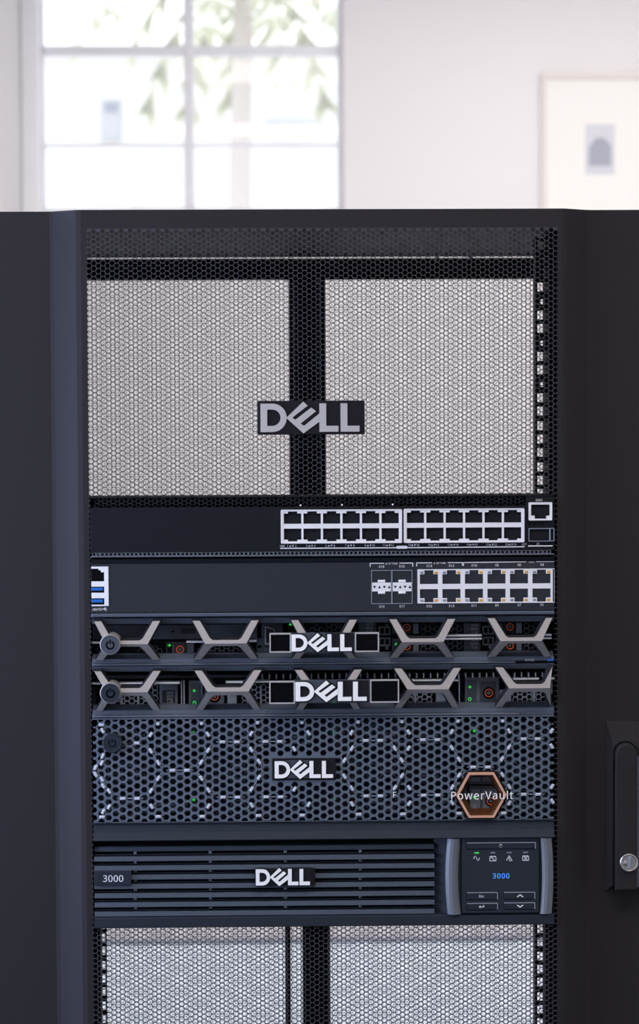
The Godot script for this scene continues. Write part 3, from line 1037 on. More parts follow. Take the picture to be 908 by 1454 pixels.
# ---------------------------------------------------------------- upper switch
func build_switch() -> void:
	var y0 := 864.1
	var y1 := 922.4
	var o := thing("network_switch", "black network switch with two silver blocks of twelve jacks, topmost of the rack devices", "network switch", Vector3(0, y0, -150))
	chassis(o, y0, y1 - 18.0, -330.0)
	var zf := 4.0
	var st := mb()
	var yv := 912.2
	var yl := 866.9
	box(st, EQ_X0, EQ_X1, yl + 1.6, yv, -34, zf, 0.4)
	part("front_plate", st, M.device_dark, o)
	# grille along the upper edge
	var step := Vector2(4.05, 3.9)
	var ya := yv + 0.2
	perforated("vent_grille", o, M.device_dark, Rect2(EQ_X0 + 4, ya, 418, y1 - ya - 1), step, 0.66, -12.0, 3.0, 0.3, Vector2(EQ_X0 + 6, ya + 2.0), func(c: Vector2) -> int:
		return 1 if c.y > ya + 1 and c.y < y1 - 2.0 and c.x > EQ_X0 + 3.0 and c.x < 196.6 else 0)
	plate(o, "backplate", M.inner_black, Vector2(EQ_X0 + 1, ya), Vector2(EQ_X1 - 1, y1 - 1.4), -34, -13, 0)
	st = mb()
	box(st, EQ_X0, EQ_X1, y1 - 1.2, y1, -34, 3.0, 0.3)
	box(st, 198.0, EQ_X1, ya, y1 - 1.3, -34, 2.6, 0.3)
	part("top_edge", st, M.device_dark, o)
	# row of small holes and the lip along the lower edge
	perforated("vent_row", o, M.device_lip, Rect2(EQ_X0 + 2, yl - 3.0, 447, 3.4), Vector2(4.1, 3.3), 0.6, -6.0, zf - 0.4, 0.5, Vector2(EQ_X0 + 3, yl), func(c: Vector2) -> int:
		return 1 if absf(c.y - yl) < 1.0 and c.x > EQ_X0 + 2.2 and c.x < EQ_X1 - 2.3 else 0, 4)
	st = mb()
	box(st, EQ_X0, EQ_X1, y0, yl - 1.8, -34, zf + 1.2, 0.8)
	part("bottom_lip", st, M.device_lip, o)
	# two blocks of twelve jacks
	var zj := zf + 2.2
	for blk in [[-40.5, 77.3, 909.4, 876.6], [79.0, 196.5, 909.7, 876.6]]:
		var x0: float = blk[0]
		var x1: float = blk[1]
		var yt: float = blk[2]
		var yb: float = blk[3]
		st = mb()
		var ou := rounded(x0, x1, yb, yt, 1.2)
		var iu := rounded(x0 + 2.0, x1 - 2.0, yb + 1.0, yt - 1.0, 0.1)
		ring(st, ou, iu, zf, zj + 0.6)
		var block := part("jack_block", st, M.jack_silver, o)
		var cw := (x1 - x0 - 4.0) / 6.0
		var ym := (yt + yb) / 2 + 0.4
		var half := 11.6
		for c in 6:
			var a := x0 + 2.0 + cw * c
			var tx0 := a + cw * 0.055
			var tx1 := a + cw * 0.945
			jack(block, Rect2(a, ym, cw, yt - 1.0 - ym), tx0, tx1, ym + 2.3, yt - 1.7, yt - 3.6, 3.9, 1.0, zj)
			jack(block, Rect2(a, yb + 1.0, cw, ym - yb - 1.0), tx0, tx1, yb + 2.0, ym - 2.3, yb + 3.7, 3.9, -1.0, zj)
	# console jack and the slot for a module
	var cx0 := 200.7
	var cx1 := 223.6
	var cy1 := 915.4
	var cy0 := 897.8
	st = mb()
	ring(st, rounded(cx0, cx1, cy0, cy1, 0.8), rounded(cx0 + 1.2, cx1 - 1.2, cy0 + 0.6, cy1 - 0.6, 0.1), zf, zj + 0.4)
	var cb := part("jack_block", st, M.jack_silver, o)
	jack(cb, Rect2(cx0 + 1.2, cy0 + 0.6, cx1 - cx0 - 2.4, cy1 - cy0 - 1.2), cx0 + 2.4, cx1 - 2.4, cy0 + 1.6, cy1 - 2.2, cy0 + 4.6, 3.4, -1.0, zj)
	module_slot(o, 200.7, 221.4, 877.3, 890.1, zj, 1.0)
	st = mb()
	module_frame(st, 221.4, EQ_X1 - 0.3, 877.4, 890.2, zf, zj)
	part("slot_frame", st, M.steel, o)
	# status holes between them
	st = mb()
	for i in 4:
		box(st, 201.4 + i * 3.9, 201.4 + i * 3.9 + 1.9, 893.2, 895.2, zf, zf + 0.25)
	part("status_window", st, M.inner_black, o)
	# printing
	st = mb()
	var z := zf + 0.08
	var n := 1
	for c in 12:
		var px: float = [416.0, 443.0, 470.5, 498.4, 526.0, 553.0, 589.0, 617.0, 644.7, 671.8, 699.7, 727.0][c]
		var at := Vector2((px - 458.5) * 0.6865 - 0.6, 874.2 + (px - 454.0) * 0.0008)
		write(st, str(n), at + Vector2(-4.2, 0), 2.0, z)
		arrow(st, at + Vector2(-1.6, 0), 2.0, true, z)
		arrow(st, at + Vector2(1.0, 0), 2.0, false, z)
		write(st, str(n + 1), at + Vector2(3.8, 0), 2.0, z)
		n += 2
	write(st, "LNK", Vector2(-39.2, 874.2), 1.9, z)
	write(st, "ACT", Vector2(196.6, 874.5), 1.9, z)
	write(st, "IOIOI", Vector2(211.0, 917.5), 1.9, z)
	write(st, "25", Vector2(210.0, 875.0), 1.9, z)
	stroke(st, [Vector2(-40.9, 871.9), Vector2(72.4, 871.8)], 0.9, z)
	stroke(st, [Vector2(82.7, 871.8), Vector2(196.6, 872.1)], 0.9, z)
	stroke(st, [Vector2(200.7, 872.8), Vector2(224.1, 872.8)], 0.9, z)
	var q := rounded(71.7, 82.7, 870.9, 873.7, 1.0)
	flat(st, q, z)
	part("printing", st, M.print_white, o)
	st = mb()
	for px in [Vector2(-21.2, 913.6), Vector2(19.1, 913.8), Vector2(68.4, 913.9)]:
		lathe(st, px, [Vector2(0.9, zf), Vector2(0.7, zf + 0.5), Vector2(0, zf + 0.5)], 10)
	part("status_light", st, M.print_white, o)

func module_frame(st: SurfaceTool, x0: float, x1: float, y0: float, y1: float, z0: float, z1: float) -> void:
	ring(st, rect(x0, x1, y0, y1), rect(x0 + 0.6, x1 - 0.6, y0 + 0.6, y1 - 0.6), z0 - 14, z1)

func module_slot(o: Node, x0: float, x1: float, y0: float, y1: float, zf: float, upside: float) -> void:
	var st := mb()
	module_frame(st, x0, x1, y0, y1, zf, zf)
	var f := part("module_slot", st, M.steel, o)
	st = mb()
	cavity(st, x0 + 0.6, x1 - 0.6, y0 + 0.6, y1 - 0.6, zf - 13, zf - 0.4)
	part("socket", st, M.socket_dark, f)
	st = mb()
	var m := (x0 + x1) / 2
	var yl := y1 - 4.4 if upside > 0.0 else y0 + 0.6
	box(st, m - 3.5, m + 3.5, yl, yl + 3.8, zf - 9, zf - 3, 0.5)
	part("latch", st, M.lamp_off, f)

# ---------------------------------------------------------------- the network appliance below it
func build_appliance() -> void:
	var y0 := 805.4
	var y1 := 863.1
	var o := thing("network_appliance", "dark grey network appliance with silver jacks at one end, blue USB sockets at the other", "network appliance", Vector3(0, y0, -150))
	chassis(o, y0, y1, -400.0)
	var zf := 4.0
	var st := mb()
	box(st, EQ_X0, EQ_X1, y0 + 4.5, y1 - 1.0, -34, zf, 0.4)
	part("front_plate", st, M.device_grey, o)
	st = mb()
	tilted(st, rect(EQ_X0, EQ_X1, y1 - 5.5, y1 - 1.0), func(q: Vector2) -> float: return zf + 0.2 + (q.y - y1 + 5.5) * 0.5, 4.0)
	part("top_edge", st, M.device_dark, o)
	st = mb()
	box(st, EQ_X0, EQ_X1, y0 + 0.4, y0 + 3.9, -34, zf + 0.8, 0.7)
	part("bottom_lip", st, M.rail_blue, o)
	var zj := zf + 0.8
	# twelve jacks with lamps in their corners
	var left := 92.3
	var yt := 850.7
	var yb := 817.4
	var pitch := 21.97
	st = mb()
	ring(st, rect(left, EQ_X1, yb, yt), rect(left + 0.7, EQ_X1 - 0.2, yb + 0.5, yt - 0.5), zf, zj + 0.2)
	var block := part("jack_block", st, M.jack_silver, o)
	var ym := (yt + yb) / 2 - 0.2
	for c in 6:
		var a := left + 0.2 + pitch * c
		var b := minf(a + pitch, EQ_X1 - 0.2)
		var x0 := a + 2.2
		var x1 := minf(a + 2.2 + 17.6, EQ_X1 - 0.9)
		for up in [1.0, -1.0]:
			var j: Node3D
			if up > 0.0:
				j = jack(block, Rect2(a, ym, b - a, yt - 0.5 - ym), x0, x1, ym + 2.4, yt - 1.0, yt - 4.9, 4.4, 1.0, zj)
			else:
				j = jack(block, Rect2(a, yb + 0.5, b - a, ym - yb - 0.5), x0, x1, yb + 1.0, ym - 2.6, yb + 5.0, 4.4, -1.0, zj)
			for k in 2:
				st = mb()
				var lx := x0 + 0.3 if k == 0 else x1 - 3.5
				var ly := yt - 4.4 if up > 0.0 else yb + 1.6
				box(st, lx, lx + 3.3, ly, ly + 2.3, zj, zj + 0.5, 0.3)
				part("status_light", st, M.lamp_off if k == 0 else M.amber, j)
	# four module cages
	var sx0 := 47.3
	var sx1 := 87.4
	var sy1 := 850.0
	var sy0 := 817.1
	st = mb()
	ring(st, rect(sx0, sx1, sy0, sy1), rect(sx0 + 0.6, sx1 - 0.6, sy0 + 0.6, sy1 - 0.6), zf - 14, zj)
	var cage := part("module_cage", st, M.steel, o)
	st = mb()
	cavity(st, sx0 + 0.6, sx1 - 0.6, sy0 + 0.6, sy1 - 0.6, zf - 16, zj - 0.3)
	part("socket", st, M.socket_dark, cage)
	st = mb()
	var sm := (sx0 + sx1) / 2
	box(st, sm - 0.5, sm + 0.5, sy0 + 0.6, sy1 - 0.6, zf - 14, zj)
	part("divider", st, M.steel, cage)
	var ba := 837.9
	var bb := 829.3
	for s in 2:
		var ca: float = sx0 if s == 0 else sm
		st = mb()
		box(st, ca + 0.8, ca + 19.2, bb, ba, zf - 3, zj, 0.2)
		part("divider_plate", st, M.jack_silver, cage)
		for up in [1.0, -1.0]:
			st = mb()
			var y := ba + 0.4 if up > 0.0 else bb - 2.2
			box(st, ca + 6.5, ca + 13.5, y - 0.2, y + 2.2, zf - 4, zj + 0.3, 0.5)
			part("latch", st, M.print_white, cage)
			st = mb()
			var sy := ba + 3.0 if up > 0.0 else bb - 11.5
			box(st, ca + 15.2, ca + 17.6, sy, sy + 8.5, zf - 11, zf - 6, 0.3)
			part("contact", st, M.steel, cage)
	st = mb()
	for i in 8:
		var ax := sx0 + 3.2 + i * 4.75 + (1.2 if i >= 4 else 0.0)
		arrow(st, Vector2(ax, (ba + bb) / 2), 3.0, i % 2 == 1, zj + 0.1)
	part("arrow_marking", st, M.plate_black, cage)
	# the two-port panel near the other end
	var px1 := -208.1
	var pt := 855.2
	var pb := 816.8
	var e := EQ_X0 + 0.3
	var r1 := -212.3
	st = mb()
	var ya := 853.2
	var yj := 840.8
	var yu := [835.7, 829.7, 824.4, 818.1]
	box(st, r1, px1, pb, pt, zf, zj, 0.2)
	box(st, e, r1, ya, pt, zf, zj)
	box(st, e, r1, yu[0], yj, zf, zj)
	box(st, e, r1, yu[2], yu[1], zf, zj)
	box(st, e, r1, pb, yu[3], zf, zj)
	box(st, r1 - 3.2, r1, 849.7, ya, zf - 2, zj)
	box(st, r1 - 5.4, r1 - 3.2, 851.7, ya, zf - 2, zj)
	var pp := part("port_panel", st, M.jack_silver, o)
	st = mb()
	flat(st, rect(e, r1, yj, ya), zf + 0.06)
	part("socket", st, M.socket_dark, pp)
	for k in 2:
		st = mb()
		flat(st, rect(e, r1, yu[k * 2 + 1], yu[k * 2]), zf + 0.06)
		part("usb_socket", st, M.socket_dark, pp)
		st = mb()
		box(st, e, r1 - 1.4, yu[k * 2 + 1] + 2.2, yu[k * 2] - 1.2, zf + 0.1, zj - 0.1, 0.2)
		part("usb_tongue", st, M.usb_blue, pp)
	# printing
	st = mb()
	var z := zf + 0.08
	for t in [["X18", Vector2(57.3, 853.5)], ["X16", Vector2(77.2, 853.6)], ["X19", Vector2(57.5, 814.5)], ["X17", Vector2(77.3, 814.6)], ["X14", Vector2(103.9, 853.9)], ["X12", Vector2(125.7, 854.0)], ["X10", Vector2(147.7, 854.2)], ["X8", Vector2(169.8, 854.3)], ["X6", Vector2(191.8, 854.4)], ["X4", Vector2(214.1, 854.6)], ["X15", Vector2(103.8, 814.6)], ["X13", Vector2(125.6, 814.7)], ["X11", Vector2(147.5, 814.9)], ["X9", Vector2(169.8, 815.1)], ["X7", Vector2(191.7, 815.2)], ["X5", Vector2(213.8, 815.4)]]:
		write(st, t[0], t[1], 2.4, z)
	write(st, "2.5/1GE", Vector2(67.2, 856.9), 2.5, z)
	write(st, "2.5/1GE", Vector2(114.1, 857.1), 2.5, z)
	write(st, "1GE", Vector2(203.4, 857.7), 2.5, z)
	stroke(st, [Vector2(46.3, 853.6), Vector2(46.3, 856.7), Vector2(59.7, 856.7)], 0.7, z)
	stroke(st, [Vector2(74.8, 856.8), Vector2(87.8, 856.8), Vector2(87.8, 853.5)], 0.7, z)
	stroke(st, [Vector2(91.6, 853.7), Vector2(91.6, 856.9), Vector2(106.3, 856.9)], 0.7, z)
	stroke(st, [Vector2(122.1, 857.0), Vector2(136.2, 857.0), Vector2(136.2, 854.1)], 0.7, z)
	stroke(st, [Vector2(137.2, 854.1), Vector2(137.2, 857.0), Vector2(198.3, 857.4)], 0.7, z)
	stroke(st, [Vector2(208.3, 857.5), Vector2(225.5, 857.5)], 0.7, z)
	write(st, "ole/SS", Vector2(-219.4, 813.7), 2.4, z)
	stroke(st, [Vector2(-214.3, 813.7), Vector2(-209.9, 813.8)], 0.5, z)
	stroke(st, [Vector2(-213.3, 813.6), Vector2(-211.9, 815.0), Vector2(-210.9, 815.0)], 0.5, z)
	stroke(st, [Vector2(-212.6, 813.6), Vector2(-211.2, 812.5), Vector2(-210.6, 812.5)], 0.5, z)
	part("printing", st, M.print_white, o)

# ---------------------------------------------------------------- the two slim servers
func plate(o: Node, called: String, m: Material, a: Vector2, b: Vector2, z0: float, z1: float, c := 0.3) -> MeshInstance3D:
	var st := mb()
	box(st, minf(a.x, b.x), maxf(a.x, b.x), minf(a.y, b.y), maxf(a.y, b.y), z0, z1, c)
	return part(called, st, m, o)

func honey(o: Node, m: Material, a: Vector2, b: Vector2, z: float) -> void:
	var lo := Vector2(minf(a.x, b.x), minf(a.y, b.y))
	var hi := Vector2(maxf(a.x, b.x), maxf(a.y, b.y))
	perforated("vent_grille", o, m, Rect2(lo, hi - lo), Vector2(4.6, 5.3), 0.80, z - 1.5, z, 0.0, lo + Vector2(2.6, 2.6), func(c: Vector2) -> int:
		return 1 if c.x < hi.x - 2.0 and c.y < hi.y - 2.0 and c.x > lo.x and c.y > lo.y else 0)

func release_ring(o: Node, c: Vector2, r: float, disk: float, z: float) -> void:
	var st := mb()
	if disk > 0.0:
		lathe(st, c, [Vector2(disk, z), Vector2(disk, z + 0.4), Vector2(disk - 0.8, z + 0.5), Vector2(disk - 1.6, z + 0.2), Vector2(0, z + 0.2)], 24)
		part("release_button", st, M.inner_black, o)
	st = mb()
	torus(st, c, r, 0.55, z + 1.4, 22)
	part("release_ring", st, M.orange, o)
	st = mb()
	lathe(st, c, [Vector2(r - 1.6, z), Vector2(r - 1.8, z + 0.8), Vector2(0, z + 1.0)], 18)
	part("release_pin", st, M.rail_blue, o)

func led(o: Node, c: Vector2, shape: int, z: float, m: Material = null) -> void:
	# small status mark: 0 a plus, 1 a ring, 2 a wedge, 3 a square
	var st := mb()
	if shape == 0:
		bar(st, c - Vector2(1.7, 0), c + Vector2(1.7, 0), 0.9, z, z + 0.4)
		bar(st, c - Vector2(0, 1.5), c + Vector2(0, 1.5), 0.9, z, z + 0.4)
	elif shape == 1:
		torus(st, c, 1.4, 0.45, z + 0.5, 14)
	elif shape == 2:
		slab(st, PackedVector2Array([c + Vector2(-1.8, -1.1), c + Vector2(1.8, -1.1), c + Vector2(0, 1.3)]), z, z + 0.4)
	else:
		box(st, c.x - 1.4, c.x + 1.4, c.y - 1.4, c.y + 1.4, z, z + 0.4)
	part("status_light", st, m if m else M.status_green, o)

func small_text(o: Node, lines: Array, at: Vector2, cap: float, gap: float, z: float) -> void:
	var st := mb()
	for i in lines.size():
		write(st, lines[i], at - Vector2(0, gap * i), cap, z)
	part("printing", st, M.print_grey, o)

func bracket(o: Node, c: Vector2, d: Array) -> void:
	# one six-armed bar of the bezel: a trapezoid that leans up over one that leans down, ridge between them
	# d: half width at the ridge, inner half above, bar above, half at the top, arm width, rise, inner half below, bar below, half at the foot, inner foot, drop
	var zr := 18.0
	var up := PackedVector2Array([Vector2(-d[0], 0), Vector2(d[0], 0), Vector2(d[3], d[5]), Vector2(d[3] - d[4], d[5]), Vector2(d[1] + 1.0, d[2] + 1.9), Vector2(d[1] - 1.8, d[2]), Vector2(-d[1] + 1.8, d[2]), Vector2(-d[1] - 1.0, d[2] + 1.9), Vector2(-d[3] + d[4], d[5]), Vector2(-d[3], d[5])])
	var dn := PackedVector2Array([Vector2(-d[0], 0), Vector2(d[0], 0), Vector2(d[8], -d[10]), Vector2(d[9], -d[10]), Vector2(d[6] + 0.9, -d[7] - 1.6), Vector2(d[6] - 1.6, -d[7]), Vector2(-d[6] + 1.6, -d[7]), Vector2(-d[6] - 0.9, -d[7] - 1.6), Vector2(-d[9], -d[10]), Vector2(-d[8], -d[10])])
	for p in [up, dn]:
		for i in p.size():
			p[i] = p[i] + c
			p[i].x = clampf(p[i].x, EQ_X0 + 2.8, EQ_X1 - 2.8)
		var k := -0.32 if p == up else 0.85
		var st := mb()
		tilted(st, p, func(q: Vector2) -> float: return zr + (q.y - c.y) * k, 1.6)
		var bb := part("bezel_bar", st, M.bracket, o)
		st = mb()
		tilted(st, p, func(q: Vector2) -> float: return zr - 1.6 + (q.y - c.y) * k, 13.0, 1.4)
		part("bar_flank", st, M.bracket_body, bb)

func key_button(o: Node, c: Vector2, r: float, face: Material) -> void:
	var st := mb()
	lathe(st, c, [Vector2(r, -6), Vector2(r, 19.5), Vector2(r - 0.9, 21.0)], 40)
	var b := part("lock_button", st, M.bracket, o)
	st = mb()
	lathe(st, c, [Vector2(r - 0.9, 21.0), Vector2(r - 1.3, 20.6), Vector2(0, 20.6)], 40)
	part("lock_face", st, face, b)
	st = mb()
	power_icon(st, c + Vector2(0, -0.3), r * 0.36, r * 0.15, 20.7)
	part("power_symbol", st, M.lock_icon, b)

func power_icon(st: SurfaceTool, c: Vector2, r: float, w: float, z: float) -> void:
	var pts := []
	for i in 21:
		var a := PI / 2 + 0.5 + (TAU - 1.0) * i / 20.0
		pts.append(c + Vector2(cos(a), sin(a)) * r)
	stroke(st, pts, w, z)
	stroke(st, [c + Vector2(0, r * 0.35), c + Vector2(0, r * 1.35)], w, z + 0.02)

func badge_bar(o: Node, l0: Vector2, l1: Vector2, r0: Vector2, r1: Vector2, tl: Vector2, h: float, w: float) -> void:
	# two small dark screens with a silver rim, and the raised letters between them
	for q in [[l0, l1], [r0, r1]]:
		var x0: float = minf(q[0].x, q[1].x)
		var x1: float = maxf(q[0].x, q[1].x)
		var y0: float = minf(q[0].y, q[1].y)
		var y1: float = maxf(q[0].y, q[1].y)
		var st := mb()
		ring(st, rect(x0, x1, y0, y1), rect(x0 + 1.2, x1 - 1.2, y0 + 1.2, y1 - 1.2), 15.0, 20.0)
		var s := part("badge_screen", st, M.badge_silver, o)
		st = mb()
		box(st, x0 + 1.2, x1 - 1.2, y0 + 1.2, y1 - 1.2, 15.0, 19.0)
		part("screen_glass", st, M.glass_black, s)
	var st2 := mb()
	box(st2, l1.x - 0.5, r0.x + 0.5, minf(l0.y, l1.y) + 0.4, maxf(r0.y, r1.y) - 0.2, 12.0, 19.0, 0.4)
	var p := part("badge_plate", st2, M.badge_slate, o)
	st2 = mb()
	letters(st2, tl, h, w, 18.0, 19.6, 0.0, 1.2)
	part("badge_outline", st2, M.plate_black, p)
	st2 = mb()
	letters(st2, tl, h, w, 19.0, 21.0, 0.2)
	part("badge_lettering", st2, M.badge_white, p)

func bezel_rails(o: Node, y0: float, y1: float, top_h: float, low_h: float) -> void:
	var st := mb()
	run_x(st, [Vector2(y1 - top_h, -12), Vector2(y1 - top_h, -1.5), Vector2(y1 - 0.6, 1.0), Vector2(y1, 0.2), Vector2(y1, -34)], EQ_X0, EQ_X1)
	run_x(st, [Vector2(y0, -34), Vector2(y0, 1.4), Vector2(y0 + low_h * 0.5, 0.6), Vector2(y0 + low_h * 0.52, -3.0), Vector2(y0 + low_h, -9.0), Vector2(y0 + low_h, -14)], EQ_X0, EQ_X1)
	part("bezel_rail", st, M.rail_blue, o)

func run_x(st: SurfaceTool, prof: Array, x0: float, x1: float) -> void:
	# a profile of (y, z) points, from below to above, drawn out along x; both ends closed
	for i in prof.size() - 1:
		var a: Vector2 = prof[i]
		var b: Vector2 = prof[i + 1]
		quad(st, Vector3(x0, a.x, a.y), Vector3(x1, a.x, a.y), Vector3(x1, b.x, b.y), Vector3(x0, b.x, b.y))
	var p := PackedVector2Array(prof)
	var t := Geometry2D.triangulate_polygon(p)
	for i in range(0, t.size(), 3):
		for x in [x0, x1]:
			var a := Vector3(x, p[t[i]].x, p[t[i]].y)
			var b := Vector3(x, p[t[i + 1]].x, p[t[i + 1]].y)
			var c := Vector3(x, p[t[i + 2]].x, p[t[i + 2]].y)
			var out := (b - a).cross(c - a).x
			if (out > 0.0) == (x == x1):
				tri(st, a, b, c)
			else:
				tri(st, a, c, b)

func build_servers() -> void:
	# ---- upper server
	var y0 := 758.1
	var y1 := 804.3
	var yb := 760.5
	var o := thing("rack_server", "upper slim rack server with five grey six-armed bezel bars, directly under the grey appliance", "rack server", Vector3(0, y0, -200), "slim servers in the rack")
	chassis(o, y0, y1, -720.0)
	plate(o, "backplate", M.inner_black, Vector2(EQ_X0 + 0.5, yb), Vector2(EQ_X1 - 0.5, y1 - 1), -34, -20, 0)
	bezel_rails(o, yb, y1, 5.8, 8.0)
	plate(o, "bottom_lip", M.device_lip, Vector2(EQ_X0, y0), Vector2(188.3, yb - 0.5), -30, 2.0, 0.6)
	plate(o, "model_strip", M.inner_black, Vector2(188.3 + 0.3, y0), Vector2(EQ_X1, yb - 0.2), -30, 1.2, 0.2)
	var st := mb()
	write(st, "R440", Vector2(202.0, 761.0), 2.4, 1.3, false, 0.4)
	part("printing", st, M.print_white, o)
	plate(o, "pull_tag", M.usb_blue, Vector2(219.7, 759.9), Vector2(225.5, 761.9), -4, 1.8, 0.2)
	var d1 := [20.2, 14.2, 3.3, 32.0, 7.0, 21.6, 13.3, 2.6, 31.2, 24.2, 17.0]
	for c in [Vector2(-190.1, 780.8), Vector2(-94.6, 780.8), Vector2(0.9, 780.8), Vector2(96.5, 781.0), Vector2(192.2, 781.4)]:
		bracket(o, c, d1)
	key_button(o, Vector2(-206.1, 780.6), 10.0, M.lock_face)
	badge_bar(o, Vector2(-52.1, 771.8), Vector2(-31.2, 790.6), Vector2(30.6, 771.9), Vector2(54.0, 790.7), Vector2(-30.8, 789.4), 16.4, 58.3)
	# what shows behind the bars
	var z := -16.0
	var pl := plate(o, "service_plate", M.inner_grey, Vector2(-225.6, 781.9), Vector2(-59.5, 796.4), -20, z, 0.4)
	plate(pl, "slot", M.inner_black, Vector2(-148.4, 788.6), Vector2(-145.3, 790.3), z, z + 0.2, 0)
	plate(pl, "label_plate", M.device_grey, Vector2(-138.1, 787.5), Vector2(-124.3, 792.3), z, z + 0.5, 0.2)
	for q in [[Vector2(-225.6, 779.0), Vector2(-217.3, 780.6)], [Vector2(-133.3, 779.2), Vector2(-116.8, 780.7)], [Vector2(-72.0, 779.5), Vector2(-64.8, 781.1)]]:
		plate(o, "carrier_handle", M.light_steel, q[0], q[1], -19, -6, 0.4)
	honey(o, M.inner_grey, Vector2(-225.7, 767.3), Vector2(-215.3, 778.3), -15)
	honey(o, M.inner_grey, Vector2(-181.0, 767.7), Vector2(-156.1, 777.3), -15)
	var dr := plate(o, "drive", M.inner_grey, Vector2(-153.4, 766.9), Vector2(-133.4, 778.8), -20, z, 0.4)
	plate(dr, "light_panel", M.inner_black, Vector2(-152.4, 767.9), Vector2(-147.5, 778.2), z, z + 0.3, 0.1)
	led(dr, Vector2(-150.2, 776.0), 0, z + 0.4)
	plate(dr, "button_plate", M.device_grey, Vector2(-145.5, 767.5), Vector2(-134.4, 778.5), z, z + 0.8, 0.3)
	release_ring(dr, Vector2(-139.8, 771.9), 3.4, 0, z + 0.8)
	plate(dr, "latch", M.carrier, Vector2(-132.7, 767.8), Vector2(-126.1, 777.8), -19, -14.5, 0.4)
	honey(o, M.inner_grey, Vector2(-124.5, 767.4), Vector2(-73.4, 776.7), -15)
	# monitor socket
	var vp := plate(o, "service_plate", M.inner_grey, Vector2(-64.5, 768.3), Vector2(-38.8, 796.6), -20, z, 0.4)
	st = mb()
	var v0 := Vector2(-56.5, 775.9)
	var v1 := Vector2(-46.4, 794.1)
	var vo := PackedVector2Array([Vector2(v0.x + 1, v0.y), Vector2(v1.x - 2.5, v0.y + 1), Vector2(v1.x, v0.y + 3), Vector2(v1.x, v1.y - 4), Vector2(v1.x - 2.5, v1.y - 2), Vector2(v0.x + 1, v1.y), Vector2(v0.x, v1.y - 1), Vector2(v0.x, v0.y + 1)])
	ring(st, vo, inset(vo, 1.0), z, z + 2.5)
	part("monitor_socket", st, M.steel, vp)
	st = mb()
	for r in 3:
		for k in 5:
			lathe(st, Vector2(v0.x + 2.6 + r * 2.2, v0.y + 3.5 + k * 2.6 + (r % 2) * 1.2), [Vector2(0.6, z + 0.1), Vector2(0.5, z + 0.9), Vector2(0, z + 1)], 8)
	part("pin", st, M.inner_black, vp)
	plate(vp, "slot", M.inner_black, Vector2(-63.8, 772.5), Vector2(-60.0, 775.6), z, z + 0.2, 0)
	led(o, Vector2(-31.5, 796.0), 2, -15)
	honey(o, M.inner_grey, Vector2(-12.6, 787.4), Vector2(2.6, 797.3), -15)
	honey(o, M.inner_grey, Vector2(3.9, 787.3), Vector2(19.2, 797.2), -15)
	var lp := plate(o, "label_plate", M.inner_grey, Vector2(35.7, 786.4), Vector2(53.0, 798.4), -20, z, 0.3)
	small_text(lp, ["10TB", "SATA", "7.2K"], Vector2(46.1, 795.5), 2.3, 3.6, z + 0.1)
	for xs in [[Vector2(55.3, 771.0), Vector2(66.8, 795.9)], [Vector2(157.4, 768.9), Vector2(168.5, 798.0)]]:
		carrier_bracket(o, xs[0], xs[1])
	# two rows of drives
	for row in 2:
		var ya := 785.1 if row == 0 else 767.9
		var yz := 796.4 if row == 0 else 781.8
		var yc := 792.0 if row == 0 else 773.3
		var sl := 0.0062
		for bay in 2:
			var bx := 67.5 if bay == 0 else 169.1
			var dy := (bx - 60.0) * 0.0
			var e := minf(bx + 88.2, EQ_X1 - 1.5)
			dr = plate(o, "drive", M.inner_black, Vector2(bx, ya + dy), Vector2(e, yz + dy), -20, z - 1, 0.3)
			plate(dr, "light_panel", M.inner_grey, Vector2(bx + 0.8, ya + 0.6 + dy), Vector2(bx + 8.6, yz - 0.6 + dy), z - 1, z - 0.4, 0.2)
			led(dr, Vector2(bx + 5.0, (yc - 3.4 if row == 0 else yc + 2.6) + dy), 1 if row == 0 else 2, z - 0.3)
			plate(dr, "button_plate", M.device_grey, Vector2(bx + 9.4, ya + 0.6 + dy), Vector2(bx + 20.4, yz - 0.6 + dy), z - 1, z, 0.3)
			release_ring(dr, Vector2(bx + 15.4, yc + dy), 3.2, 4.6, z)
			plate(dr, "latch", M.carrier, Vector2(bx + 21.6, ya + 0.6 + dy), Vector2(bx + 27.0, yz - 0.6 + dy), z - 1, z + 0.6, 0.3)
			honey(dr, M.inner_grey, Vector2(bx + 29, ya + dy), Vector2(minf(bx + 48, e), yz + dy), z + 0.6)
			if bay == 0:
				honey(dr, M.inner_grey, Vector2(bx + 51, ya + dy), Vector2(bx + 70, yz + dy), z + 0.6)
				var t := plate(dr, "label_plate", M.inner_grey, Vector2(bx + 71.5, ya + 0.4 + dy), Vector2(bx + 88, yz - 0.4 + dy), z - 1, z, 0.3)
				t.name = "label_plate"
				small_text(dr, ["10TB", "SATA", "7.2K"], Vector2(bx + 82, yz - 2.6 + dy), 2.3, 3.7, z + 0.1)
			var hy := 784.5 if row == 0 else 781.3
			var h0 := bx + 50.0 if bay == 0 else 216.2
			var h1 := bx + 88.5 if bay == 0 else EQ_X1 - 1.5
			plate(dr, "carrier_handle", M.light_steel, Vector2(h0, hy - 0.8), Vector2(h1, hy + 0.8), -18, -6, 0.3)
	# ---- lower server
	y0 = 707.2
	y1 = 757.5
	yb = 710.2
	o = thing("rack_server", "lower slim rack server with five grey six-armed bezel bars, resting above the hexagon-patterned storage unit", "rack server", Vector3(0, y0, -200), "slim servers in the rack")
	chassis(o, y0, y1, -720.0)
	plate(o, "backplate", M.inner_black, Vector2(EQ_X0 + 0.5, yb), Vector2(EQ_X1 - 0.5, y1 - 1), -34, -20, 0)
	bezel_rails(o, yb, y1, 5.4, 8.2)
